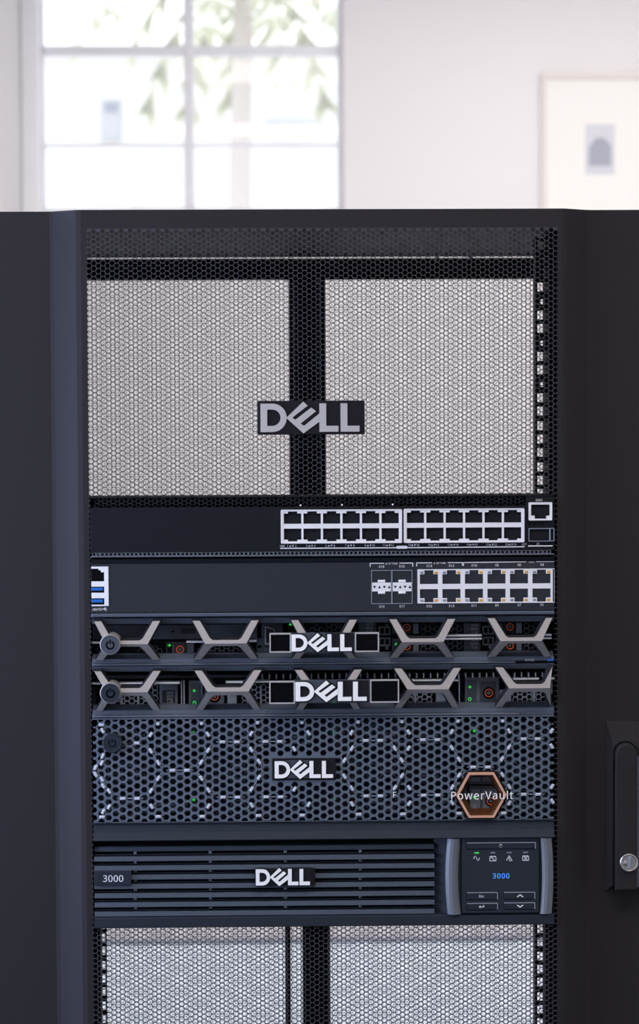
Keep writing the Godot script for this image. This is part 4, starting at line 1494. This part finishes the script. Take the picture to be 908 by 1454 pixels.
	plate(o, "bottom_lip", M.device_lip, Vector2(EQ_X0, y0), Vector2(192.5, yb - 0.5), -30, 2.0, 0.6)
	plate(o, "model_strip", M.rail_blue, Vector2(192.5 + 0.3, y0), Vector2(EQ_X1, yb - 0.2), -30, 1.2, 0.2)
	var d2 := [20.0, 14.0, 3.8, 32.5, 7.1, 19.8, 15.0, 4.0, 31.6, 25.0, 20.5]
	for c in [Vector2(-190.5, 734.0), Vector2(-92.6, 734.1), Vector2(5.0, 734.0), Vector2(101.5, 734.9), Vector2(200.3, 735.3)]:
		bracket(o, c, d2)
	key_button(o, Vector2(-206.2, 733.6), 10.3, M.ups_panel)
	badge_bar(o, Vector2(-52.6, 722.0), Vector2(-27.7, 744.0), Vector2(45.2, 722.4), Vector2(73.3, 744.8), Vector2(-27.3, 743.1), 18.6, 69.1)
	# row of bright fins along the top
	plate(o, "top_bar", M.device_grey, Vector2(-225.9, 743.7), Vector2(-73.6, 747.2), -20, -13, 0.5)
	plate(o, "slot", M.inner_black, Vector2(-139.8, 746.0), Vector2(-126.7, 747.3), -13, -12.8, 0)
	for i in 41:
		var fx := -59.8 + i * 6.87
		if fx < EQ_X1 - 2.0:
			plate(o, "fin", M.steel, Vector2(fx, 743.1), Vector2(fx + 1.2, 748.0), -19, -5, 0.2)
	for q in [[Vector2(-225.9, 739.0), Vector2(-217.7, 740.7)], [Vector2(-199.1, 738.9), Vector2(-175.7, 740.5)], [Vector2(-165.3, 738.9), Vector2(-140.2, 740.7)], [Vector2(-95.0, 739.2), Vector2(-77.1, 741.1)], [Vector2(-66.7, 739.4), Vector2(-52.9, 741.3)], [Vector2(87.4, 739.7), Vector2(117.2, 741.6)], [Vector2(128.2, 739.7), Vector2(133.1, 741.6)], [Vector2(183.7, 740.5), Vector2(212.1, 742.5)], [Vector2(224.2, 740.7), Vector2(227.7, 742.6)]]:
		plate(o, "carrier_handle", M.light_steel, q[0], q[1], -19, -5, 0.5)
	for q in [[Vector2(-136.8, 716.8), Vector2(-135.4, 741.8)], [Vector2(-139.2, 716.8), Vector2(-138.0, 741.1)], [Vector2(133.6, 717.7), Vector2(134.9, 742.7)], [Vector2(224.6, 726.1), Vector2(226.0, 739.3)]]:
		plate(o, "divider", M.steel, q[0], q[1], -19, -12, 0.2)
	honey(o, M.steel, Vector2(-213.1, 716.0), Vector2(-161.9, 737.8), -15)
	honey(o, M.steel, Vector2(-79.3, 715.7), Vector2(-51.5, 737.0), -15)
	honey(o, M.steel, Vector2(83.9, 718.0), Vector2(110.2, 738.7), -15)
	honey(o, M.steel, Vector2(187.1, 717.3), Vector2(223.2, 739.3), -15)
	for q in [[Vector2(-198.6, 716.6), Vector2(-196.4, 728.4)], [Vector2(-182.1, 716.5), Vector2(-179.9, 728.2)], [Vector2(-61.7, 717.0), Vector2(-59.8, 735.7)], [Vector2(90.1, 718.0), Vector2(91.9, 729.1)], [Vector2(206.9, 718.5), Vector2(209.0, 729.7)]]:
		plate(o, "divider", M.steel, q[0], q[1], -19, -12.5, 0.3)
	plate(o, "latch", M.device_grey, Vector2(-226.1, 718.2), Vector2(-222.5, 736.2), -19, -13, 0.5)
	# first drive
	dr = plate(o, "drive", M.carrier, Vector2(-160.3, 716.7), Vector2(-142.6, 737.7), -20, z, 0.5)
	plate(dr, "label_plate", M.device_grey, Vector2(-157.6, 719.4), Vector2(-145.1, 731.8), z, z + 0.3, 0.1)
	small_text(dr, ["10TB", "SATA", "6Gb", "7.2K"], Vector2(-150.2, 729.1), 2.3, 2.9, z + 0.4)
	plate(dr, "light_panel", M.carrier, Vector2(-131.7, 716.4), Vector2(-117.8, 741.0), -20, z, 0.5)
	plate(dr, "light_panel", M.badge_slate, Vector2(-129.3, 717.5), Vector2(-120.2, 737.9), z, z + 0.6, 0.3)
	led(dr, Vector2(-126.2, 731.1), 0, z + 0.7)
	led(dr, Vector2(-126.0, 719.2), 1, z + 0.7)
	plate(dr, "button_plate", M.carrier, Vector2(-115.9, 716.7), Vector2(-96.8, 736.0), -20, z, 0.5)
	release_ring(dr, Vector2(-106.4, 725.3), 3.6, 6.2, z)
	plate(dr, "latch", M.steel, Vector2(-93.8, 716.9), Vector2(-84.4, 728.3), -20, z, 0.5)
	# second drive
	dr = plate(o, "drive", M.carrier, Vector2(140.0, 717.6), Vector2(174.0, 742.8), -20, z, 0.6)
	plate(dr, "light_panel", M.badge_slate, Vector2(142.1, 718.0), Vector2(151.4, 739.5), z, z + 0.6, 0.3)
	led(dr, Vector2(144.9, 732.9), 0, z + 0.7)
	led(dr, Vector2(144.8, 720.9), 1, z + 0.7)
	plate(dr, "button_plate", M.badge_slate, Vector2(154.9, 717.9), Vector2(170.5, 737.6), z, z + 0.6, 0.3)
	release_ring(dr, Vector2(163.6, 726.9), 3.7, 6.0, z + 0.6)
	plate(dr, "latch", M.steel, Vector2(174.6, 718.1), Vector2(185.7, 729.8), -20, z, 0.5)
	plate(o, "latch", M.steel, Vector2(111.6, 718.2), Vector2(121.6, 729.2), -20, z, 0.5)
	plate(o, "service_plate", M.carrier, Vector2(-24.0, 717.1), Vector2(-6.0, 719.4), -20, -12, 0.2)
	plate(o, "service_plate", M.carrier, Vector2(-1.9, 717.1), Vector2(20.9, 719.6), -20, -12, 0.2)
	plate(o, "service_plate", M.carrier, Vector2(42.4, 717.3), Vector2(52.0, 719.5), -20, -12, 0.2)
	led(o, Vector2(10.2, 718.7), 2, -11.8)

func carrier_bracket(o: Node, a: Vector2, b: Vector2) -> void:
	var st := mb()
	var x0 := a.x
	var x1 := b.x
	var ym := (a.y + b.y) / 2
	for s in [-1.0, 1.0]:
		var c: float = ym + s * 5.4
		ring(st, rect(x0, x1, c - 4.2, c + 4.2), rect(x0 + 1.4, x1 - 1.4, c - 2.8, c + 2.8), -20, -14)
		box(st, (x0 + x1) / 2 - 0.7, (x0 + x1) / 2 + 0.7, c - 2.8, c + 2.8, -20, -14.5)
		box(st, x1 - 5.0, x1 - 2.0, ym + s * 9.8, ym + s * 12.5, -20, -13, 0.3)
	part("carrier_bracket", st, M.rail_blue, o)

# ---------------------------------------------------------------- the storage unit with the honeycomb bezel
func build_storage() -> void:
	var y0 := 604.0
	var y1 := 706.7
	var o := thing("storage_array", "blue-grey storage unit with a honeycomb bezel and one copper-rimmed hexagonal opening", "storage unit", Vector3(0, y0, -200))
	chassis(o, y0, y1, -560.0)
	var zf := 3.0
	# drives behind the bezel
	var xs := [EQ_X0 + 1.0, -133.5, 4.7, 142.7, EQ_X1 - 1.0]
	plate(o, "backplate", M.inner_black, Vector2(EQ_X0 + 1, y0 + 1), Vector2(EQ_X1 - 1, y1 - 1), -34, -26, 0)
	for c in 4:
		for r in 3:
			var ya: float = 702.0 - 32.9 * (r + 1) + 0.8
			var yt := ya + 31.6
			var dr := plate(o, "drive", M.inner_grey, Vector2(xs[c] + 0.6, ya), Vector2(xs[c + 1] - 0.6, yt), -26, -11, 0.6)
			if c > 0:
				plate(dr, "light_panel", M.carrier, Vector2(xs[c] + 2, ya + 3), Vector2(xs[c] + 12, yt - 3), -11, -10.2, 0.3)
				if r != 1:
					led(dr, Vector2(xs[c] + 6.2, yt - 11.2), 3, -10.1)
				led(dr, Vector2(xs[c] + 6.2, yt - 20.5), 1, -10.1, M.lamp_off)
				plate(dr, "button_plate", M.carrier, Vector2(xs[c] + 14, ya + 3), Vector2(xs[c] + 32, yt - 3), -11, -9.8, 0.4)
				release_ring(dr, Vector2(xs[c] + 22, yt - 15), 3.4, 5.4, -9.8)
			var hx: float = xs[c] + (38.0 if c > 0 else 8.0)
			if xs[c + 1] - hx > 16.0:
				honey(dr, M.steel, Vector2(hx, ya + 3), Vector2(minf(hx + 44, xs[c + 1] - 4), yt - 3), -8.8)
			if xs[c + 1] - hx > 70.0:
				var st0 := mb()
				for k in 3:
					box(st0, hx + 50 + k * 12, hx + 59 + k * 12, ya + 8, ya + 11, -11, -9.2, 0.3)
					box(st0, hx + 50 + k * 12, hx + 59 + k * 12, ya + 14, ya + 17, -11, -9.2, 0.3)
				part("latch", st0, M.steel, dr)
	# bezel: a perforated plate in a thin frame
	var step := Vector2((210.2 - -196.0) / 58.0, (682.5 - 628.1) / 7.0)
	var start := Vector2(-196.0 + step.x * 6.0, 628.5 + step.y * 0.5)
	var hx0 := Vector2(154.3, 629.1)
	var lg0 := Vector2(-50.2, 644.9)
	var lg1 := Vector2(12.0, 666.5)
	var ylo := 606.1
	var yhi := 703.8
	perforated("bezel_sheet", o, M.storage_sheet, Rect2(EQ_X0 - 6, ylo - 8, EQ_X1 - EQ_X0 + 12, yhi - ylo + 16), step, 0.70, -2.2, zf, 0.6, start, func(c: Vector2) -> int:
		var d := (c - hx0).abs()
		if d.y < 21.2 and d.x + d.y * 0.56 < 24.6:
			return 0
		if c.x > lg0.x - 1.0 and c.x < lg1.x + 1.0 and c.y > lg0.y - 1.0 and c.y < lg1.y + 1.0:
			return 2
		if c.x < EQ_X0 - 3.0 or c.x > EQ_X1 + 3.0 or c.y < ylo - 3.8 or c.y > yhi + 3.8:
			return 0
		if (c.y < ylo + 2.4 or c.y > yhi - 2.4) and (c.x < EQ_X0 + 5.0 or c.x > EQ_X1 - 5.0):
			return 0
		if c.y < ylo + 2.4:
			return 10
		if c.y > yhi - 2.4:
			return 11
		if c.x < EQ_X0 + 5.0:
			return 12
		if c.x > EQ_X1 - 5.0:
			return 13
		return 1, 6, [Vector3(0, -1, -ylo + 1.4), Vector3(0, 1, yhi + 1.4), Vector3(-1, 0, -EQ_X0 - 0.3), Vector3(1, 0, EQ_X1 - 0.3)])
	var st := mb()
	box(st, EQ_X0, EQ_X1, y0, ylo - 1.6, -30, zf, 0.4)
	box(st, EQ_X0, EQ_X1, yhi + 1.6, y1, -30, zf, 0.4)
	part("bezel_frame", st, M.storage_sheet, o)
	# raised dashes that draw large hexagons over the small ones
	var flat_ := [Vector2(-216.1, 700.6), Vector2(-182.0, 682.5), Vector2(-196.0, 628.2), Vector2(-182.0, 628.1), Vector2(-161.2, 701.1), Vector2(-161.5, 610.2), Vector2(-147.3, 655.5), Vector2(-133.3, 655.4), Vector2(-118.7, 701.1), Vector2(-118.6, 609.9), Vector2(-98.4, 683.0), Vector2(-84.3, 682.9), Vector2(-63.9, 701.5), Vector2(-98.2, 628.6), Vector2(-84.0, 628.5), Vector2(-63.5, 610.3), Vector2(-56.3, 683.1), Vector2(-42.4, 683.0), Vector2(-56.0, 628.6), Vector2(-41.9, 628.5), Vector2(-20.7, 701.3), Vector2(-20.8, 610.4), Vector2(34.2, 701.5), Vector2(34.5, 610.8), Vector2(41.5, 683.3), Vector2(55.6, 683.2), Vector2(42.0, 628.8), Vector2(55.8, 628.7), Vector2(77.0, 701.5), Vector2(77.9, 610.7), Vector2(97.5, 683.6), Vector2(111.5, 683.6), Vector2(98.1, 629.0), Vector2(111.8, 629.0), Vector2(131.9, 701.5), Vector2(146.6, 656.4), Vector2(161.0, 656.3), Vector2(175.6, 701.4), Vector2(196.1, 683.8), Vector2(209.9, 683.7), Vector2(132.8, 611.0), Vector2(176.3, 610.9), Vector2(196.1, 629.2), Vector2(210.2, 629.1), Vector2(-216.3, 610.2)]
	var rise := [Vector2(-215.1, 670.2), Vector2(-216.1, 663.3), Vector2(-222.2, 659.0), Vector2(-209.5, 620.1), Vector2(-215.1, 615.6), Vector2(-168.3, 690.6), Vector2(-161.2, 647.8), Vector2(-168.3, 635.8), Vector2(-119.2, 663.2), Vector2(-112.4, 674.9), Vector2(-112.4, 620.0), Vector2(-70.3, 690.9), Vector2(-63.0, 647.9), Vector2(-70.3, 636.4), Vector2(-28.2, 636.1), Vector2(-14.4, 621.0), Vector2(27.7, 691.2), Vector2(28.0, 675.6), Vector2(20.7, 664.0), Vector2(76.9, 648.4), Vector2(70.0, 636.7), Vector2(83.5, 675.5), Vector2(84.0, 621.1), Vector2(125.7, 691.3), Vector2(174.9, 664.2), Vector2(181.9, 676.0), Vector2(132.9, 648.6), Vector2(126.1, 636.7), Vector2(182.1, 620.8), Vector2(223.6, 691.5), Vector2(223.9, 636.6)]
	var fall := [Vector2(-215.1, 695.0), Vector2(-222.3, 652.0), Vector2(-216.2, 647.3), Vector2(-214.9, 640.8), Vector2(-209.4, 635.6), Vector2(-168.4, 674.6), Vector2(-161.1, 663.1), Vector2(-167.9, 620.2), Vector2(-112.6, 690.6), Vector2(-119.3, 647.5), Vector2(-112.3, 635.8), Vector2(-70.4, 675.2), Vector2(-62.9, 663.4), Vector2(-70.2, 620.7), Vector2(-28.4, 675.6), Vector2(-14.3, 691.2), Vector2(20.6, 648.2), Vector2(27.8, 636.5), Vector2(28.0, 621.0), Vector2(69.9, 675.6), Vector2(76.6, 663.8), Vector2(83.5, 691.2), Vector2(83.8, 636.6), Vector2(125.8, 675.6), Vector2(132.9, 664.1), Vector2(181.9, 691.6), Vector2(126.0, 621.5), Vector2(175.3, 648.6), Vector2(182.1, 636.9), Vector2(223.6, 676.4), Vector2(224.3, 622.1)]
	var dirs := [Vector2(1, 0), Vector2(0.5 * step.x, 1.0 * step.y * 0.78).normalized(), Vector2(0.5 * step.x, -1.0 * step.y * 0.78).normalized()]
	var sets := [flat_, rise, fall]
	for k in 3:
		for p in sets[k]:
			var q: Vector2 = p
			st = mb()
			var half := 2.6
			if k == 0 and (q.y > yhi - 3.0 or q.y < ylo + 3.0):
				half = 1.5
			bar(st, q - dirs[k] * half, q + dirs[k] * half, 2.7, zf - 0.5, zf + 1.8, 0.6)
			part("bezel_dash", st, M.storage_dash, o)
			for p2 in sets[k]:
				var d: Vector2 = p2 - q
				if d.length() > 8.0 and d.length() < 16.0 and absf(d.normalized().dot(dirs[k])) > 0.985 and (d.x > 0.0):
					st = mb()
					bar(st, q - dirs[k] * 6.0, p2 + dirs[k] * 6.0, 1.0, zf - 0.4, zf + 0.5, 0.2)
					part("bezel_ridge", st, M.storage_ridge, o)
	# round lock at one end
	st = mb()
	var lc := Vector2(-205.7, 683.1)
	lathe(st, lc, [Vector2(9.6, zf - 1), Vector2(9.6, zf + 4), Vector2(8.6, zf + 5), Vector2(7.8, zf + 4.6), Vector2(0, zf + 4.6)], 40)
	var lk := part("lock_button", st, M.ups_body, o)
	st = mb()
	power_icon(st, lc + Vector2(0, -0.2), 3.4, 1.0, zf + 4.7)
	part("power_symbol", st, M.lock_icon, lk)
	# badge
	st = mb()
	slab(st, rounded(lg0.x, lg1.x, lg0.y, lg1.y, 0.6), -1.0, zf + 1.0, 0.3)
	var bd := part("badge_plate", st, M.plate_black, o)
	st = mb()
	box(st, lg0.x + 1.8, lg1.x - 1.6, lg0.y + 2.0, lg1.y - 2.0, zf, zf + 1.6, 0.2)
	part("badge_field", st, M.badge_slate, bd)
	st = mb()
	letters(st, Vector2(-47.7, 663.9), 16.6, 57.0, zf, zf + 2.2, 0.0, 1.0)
	part("badge_outline", st, M.plate_black, bd)
	st = mb()
	letters(st, Vector2(-47.7, 663.9), 16.6, 57.0, zf + 1, zf + 3.4, 0.2)
	part("badge_lettering", st, M.badge_white, bd)
	# copper-rimmed opening
	var sq := 0.895 / 0.866
	var big := ngon(hx0, 24.9, 6, 0.0, sq)
	var mid := ngon(hx0, 22.3, 6, 0.0, sq)
	var low := ngon(hx0, 15.4, 6, 0.0, sq)
	var dark := ngon(hx0, 27.0, 6, 0.0, sq)
	st = mb()
	ring(st, dark, ngon(hx0, 24.9, 6, 0.0, sq), -1, zf + 0.6)
	part("hexagon_surround", st, M.plate_black, o)
	st = mb()
	ring(st, big, mid, zf - 2, zf + 3.0)
	var cp := part("hexagon_rim", st, M.copper, o)
	st = mb()
	for i in 6:
		var j := (i + 1) % 6
		quad(st, v3(mid[i], zf + 2.6), v3(mid[j], zf + 2.6), v3(low[j], -15.5), v3(low[i], -15.5))
	part("hexagon_funnel", st, M.copper_dark, cp)
	# name across the opening, and a stray letter further along
	st = mb()
	write(st, "PowerVault", Vector2(154.5, 629.0), 7.7, zf + 3.2, false, 0.75, 0.7)
	part("name_lettering", st, M.badge_white, o)
	st = mb()
	write(st, "F", Vector2(69.3, 629.8), 5.6, zf + 0.3, false, 0.0, 0.4)
	part("name_lettering", st, M.badge_white, o)
	st = mb()
	bar(st, Vector2(72.4, 633.6), Vector2(80.8, 655.8), 1.5, zf + 0.1, zf + 0.5, 0.1)
	part("bezel_dark_line", st, M.plate_black, o)  # thin dark slanted line on the bezel

# ---------------------------------------------------------------- the power unit at the bottom of the stack
func build_ups() -> void:
	var y0 := 500.5
	var y1 := 603.3
	var o := thing("power_supply_unit", "slate battery power unit with horizontal slats and small control panel, lowest of the rack devices", "power supply", Vector3(0, y0, -200))
	chassis(o, y0, y1, -640.0)
	var xr := 225.3
	var ya := 586.7
	var yb := 511.0
	var st := mb()
	run_x(st, [Vector2(ya, -30), Vector2(ya, 6.6), Vector2(ya + 1.0, 8.0), Vector2(ya + 4, 5.4), Vector2(ya + 8, 3.2), Vector2(ya + 12, 1.9), Vector2(ya + 15, 1.4), Vector2(y1 - 1.0, 1.2), Vector2(y1 - 0.6, 2.4), Vector2(y1, 1.8), Vector2(y1, -30)], EQ_X0, EQ_X1)
	run_x(st, [Vector2(y0, -30), Vector2(y0, 4.0), Vector2(y0 + 0.8, 4.8), Vector2(yb - 1.4, 4.2), Vector2(yb - 0.2, 2.0), Vector2(yb, -30)], EQ_X0, EQ_X1)
	box(st, 129.5, 216.6, yb + 0.1, ya - 0.1, -30, 2.0)
	part("shell", st, M.ups_body, o)
	# recess wall between slats and panel
	st = mb()
	var s1 := 108.5
	tilted(st, rect(s1, 121.9, yb + 0.1, ya - 0.1), func(q: Vector2) -> float: return -8.0 + (q.x - s1) * 0.7, 20.0)
	part("recess_wall", st, M.ups_body, o)
	plate(o, "backplate", M.inner_black, Vector2(EQ_X0 + 0.5, yb + 0.2), Vector2(s1, ya - 0.2), -34, -16, 0)
	# slats, each leaning back towards its upper edge
	for i in 8:
		var yc := 577.1 - 9.06 * i
		st = mb()
		var h := 4.7
		run_x(st, [Vector2(yc - h / 2, -15.5), Vector2(yc - h / 2, 1.0 if i > 0 else -3.0), Vector2(yc - h / 2 + 0.5, 1.5 if i > 0 else -2.5), Vector2(yc + h / 2 - 0.4, 0.2 if i > 0 else -4.0), Vector2(yc + h / 2, -0.5 if i > 0 else -5.0), Vector2(yc + h / 2, -15.5)], EQ_X0 + 0.3, s1)
		part("slat", st, M.ups_slat, o)
		if i < 7:
			for px in [-184.7, -111.2, -37.6, 35.9]:
				st = mb()
				box(st, px - 1.3, px - 0.3, yc - h / 2 - 2.6, yc - h / 2 - 0.1, -15, -2.2, 0.2)
				box(st, px + 0.4, px + 1.2, yc - h / 2 - 2.6, yc - h / 2 - 0.1, -15, -2.2, 0.2)
				part("slat_clip", st, M.steel, o)
			st = mb()
			box(st, EQ_X0 + 0.3, s1, yc - h / 2 - 3.1, yc - h / 2 - 2.4, -15.5, -1.5)
			part("slat_rib", st, M.ups_body, o)
	# number plate
	var n0 := Vector2(-225.9, 543.2)
	var n1 := Vector2(-188.4, 557.1)
	plate(o, "number_plate", M.ups_body, Vector2(EQ_X0 + 0.3, n0.y), n1, -10, 3.4, 0.4)
	st = mb()
	write(st, "3000", Vector2(-206.2, 549.6), 6.4, 3.5, false, 0.35)
	part("number_lettering", st, M.print_white, o)
	# badge
	st = mb()
	var b0 := Vector2(-67.1, 541.1)
	var b1 := Vector2(-8.7, 558.1)
	box(st, b0.x + 0.5, b1.x, b0.y, b1.y, -4, 4.2, 0.3)
	var bd := part("badge_plate", st, M.plate_black, o)
	st = mb()
	letters(st, Vector2(-66.7, 557.8), 15.9, 52.9, 0, 4.8, 0.0, 0.8)
	part("badge_outline", st, M.plate_black, bd)
	st = mb()
	letters(st, Vector2(-66.7, 557.8), 15.9, 52.9, 4, 6.2, 0.2)
	part("badge_lettering", st, M.badge_white, bd)
	# two bowed uprights either side of the control panel
	for side in 2:
		var pts := []
		var inner := []
		for i in 13:
			var t := i / 12.0
			var yy := lerpf(yb + 0.3, ya - 0.3, t)
			var bow := 1.0 - pow(2.0 * t - 1.0, 2.0)
			if side == 0:
				pts.append(Vector2(121.4 - 2.2 * bow, yy))
				inner.append(Vector2(134.3 - 2.7 * bow, yy))
			else:
				pts.append(Vector2(211.8 + 2.2 * bow, yy))
				inner.append(Vector2(223.5 + 1.5 * bow, yy))
		st = mb()
		for i in 12:
			var a: Vector2 = pts[i]
			var b: Vector2 = pts[i + 1]
			var c: Vector2 = inner[i]
			var d: Vector2 = inner[i + 1]
			var lo := 1.5
			var hi := 7.0
			for s in 4:
				var u0 := s / 4.0
				var u1 := (s + 1) / 4.0
				var z0 := lo + (hi - lo) * sin(PI * (0.12 + 0.76 * u0))
				var z1 := lo + (hi - lo) * sin(PI * (0.12 + 0.76 * u1))
				quad(st, v3(a.lerp(c, u0), z0), v3(a.lerp(c, u1), z1), v3(b.lerp(d, u1), z1), v3(b.lerp(d, u0), z0))
			quad(st, v3(a, -6), v3(a, lo + 2.0), v3(b, lo + 2.0), v3(b, -6))
			quad(st, v3(c, lo + 2.0), v3(c, -6), v3(d, -6), v3(d, lo + 2.0))
		part("bowed_upright", st, M.ups_bow, o)
	plate(o, "end_strip", M.ups_body, Vector2(xr + 0.4, yb + 0.2), Vector2(EQ_X1, ya - 0.2), -20, 1.0, 0)
	# control panel
	var p0 := Vector2(135.3, 512.3)
	var p1 := Vector2(211.1, 587.0)
	plate(o, "panel_gap", M.inner_black, p0 - Vector2(0.7, 0.7), p1 + Vector2(0.7, 0.4), 1, 3.2, 0)
	var cp := plate(o, "control_panel", M.ups_panel, p0, p1, 2, 5.0, 0.6)
	var z := 5.08
	var keys := [["power_key", Vector2(140.3, 575.9), Vector2(207.3, 581.9)], ["escape_key", Vector2(140.2, 526.0), Vector2(170.1, 532.8)], ["enter_key", Vector2(140.2, 515.9), Vector2(170.1, 522.2)], ["up_key", Vector2(176.7, 526.0), Vector2(206.8, 532.8)], ["down_key", Vector2(176.7, 516.0), Vector2(206.8, 522.4)]]
	for k in keys:
		var a: Vector2 = k[1]
		var b: Vector2 = k[2]
		st = mb()
		ring(st, rect(a.x - 0.6, b.x + 0.6, a.y - 0.6, b.y + 0.6), rect(a.x, b.x, a.y, b.y), 4.9, z)
		part("key_gap", st, M.inner_black, cp)
		st = mb()
		box(st, a.x, b.x, a.y, b.y, 4.5, 5.5, 0.35)
		part(k[0], st, M.ups_body, cp)
		st = mb()
		box(st, a.x, b.x, b.y - 0.3, b.y + 0.35, 5.0, 5.6, 0.1)
		box(st, b.x - 0.3, b.x + 0.35, a.y, b.y, 5.0, 5.6, 0.1)
		part("key_edge", st, M.key_edge, cp)
	var lx := [Vector2(149.6, 572.0), Vector2(165.6, 572.1), Vector2(181.6, 572.1), Vector2(197.6, 572.1)]
	for i in 4:
		var c: Vector2 = lx[i]
		plate(cp, "status_light", M.status_green if i == 0 else M.lamp_off, c - Vector2(2.3, 0.6), c + Vector2(2.3, 0.6), 4.9, 5.3, 0.1)
	st = mb()
	var w := 0.6
	var a0 := Vector2(149.6, 566.7)
	var wave := []
	for i in 17:
		var t := i / 16.0
		wave.append(a0 + Vector2(-2.9 + 5.8 * t, sin(t * TAU) * 2.2))
	stroke(st, wave, w, z)
	stroke(st, [a0 + Vector2(-3.2, 0), a0 + Vector2(-1.8, 0)], w, z)
	stroke(st, [a0 + Vector2(1.8, 0), a0 + Vector2(3.2, 0)], w, z)
	part("panel_symbol", st, M.print_white, cp)
	st = mb()
	for i in [1, 3]:
		st = mb()
		var c: Vector2 = Vector2(165.6, 566.3) if i == 1 else Vector2(197.8, 566.5)
		stroke(st, [c + Vector2(-3, -2.2), c + Vector2(3, -2.2), c + Vector2(3, 1.8), c + Vector2(-3, 1.8), c + Vector2(-3, -2.2)], w, z)
		stroke(st, [c + Vector2(-2, 2.3), c + Vector2(-0.8, 2.3)], 0.9, z)
		stroke(st, [c + Vector2(0.8, 2.3), c + Vector2(2, 2.3)], 0.9, z)
		stroke(st, [c + Vector2(-1.6, 1.3), c + Vector2(1.6, -1.6)], w, z)
		if i == 3:
			stroke(st, [c + Vector2(1.6, 1.3), c + Vector2(-1.6, -1.6)], w, z)
		part("panel_symbol", st, M.print_white, cp)
	st = mb()
	var tr := Vector2(181.6, 566.4)
	stroke(st, [tr + Vector2(-2.9, -2.3), tr + Vector2(2.9, -2.3), tr + Vector2(0, 2.6), tr + Vector2(-2.9, -2.3), tr + Vector2(0, -2.3)], w, z)
	stroke(st, [tr + Vector2(0, 0.9), tr + Vector2(0, -1.5)], w, z)
	part("panel_symbol", st, M.print_white, cp)
	st = mb()
	power_icon(st, Vector2(173.2, 578.7), 1.5, 0.6, 5.58)
	part("panel_symbol", st, M.print_white, cp)
	st = mb()
	write(st, "Esc", Vector2(154.4, 529.4), 2.6, 5.58)
	part("panel_symbol", st, M.print_white, cp)
	st = mb()
	var e := Vector2(154.4, 519.0)
	stroke(st, [e + Vector2(2.2, 1.4), e + Vector2(2.2, -0.2), e + Vector2(-1.6, -0.2)], 0.8, 5.58)
	flat(st, PackedVector2Array([e + Vector2(-2.8, -0.2), e + Vector2(-1.0, 1.3), e + Vector2(-1.0, -1.7)]), 5.58)
	part("panel_symbol", st, M.print_white, cp)
	st = mb()
	var u := Vector2(192.3, 529.3)
	stroke(st, [u + Vector2(-2.6, -0.8), u + Vector2(0, 1.1), u + Vector2(2.6, -0.8)], 1.1, 5.58)
	part("panel_symbol", st, M.print_white, cp)
	st = mb()
	u = Vector2(192.3, 519.2)
	stroke(st, [u + Vector2(-2.6, 0.9), u + Vector2(0, -1.0), u + Vector2(2.6, 0.9)], 1.1, 5.58)
	part("panel_symbol", st, M.print_white, cp)
	st = mb()
	write(st, "3000", Vector2(173.6, 549.1), 4.9, z, true, 0.2)
	part("screen_digits", st, M.status_blue, cp)
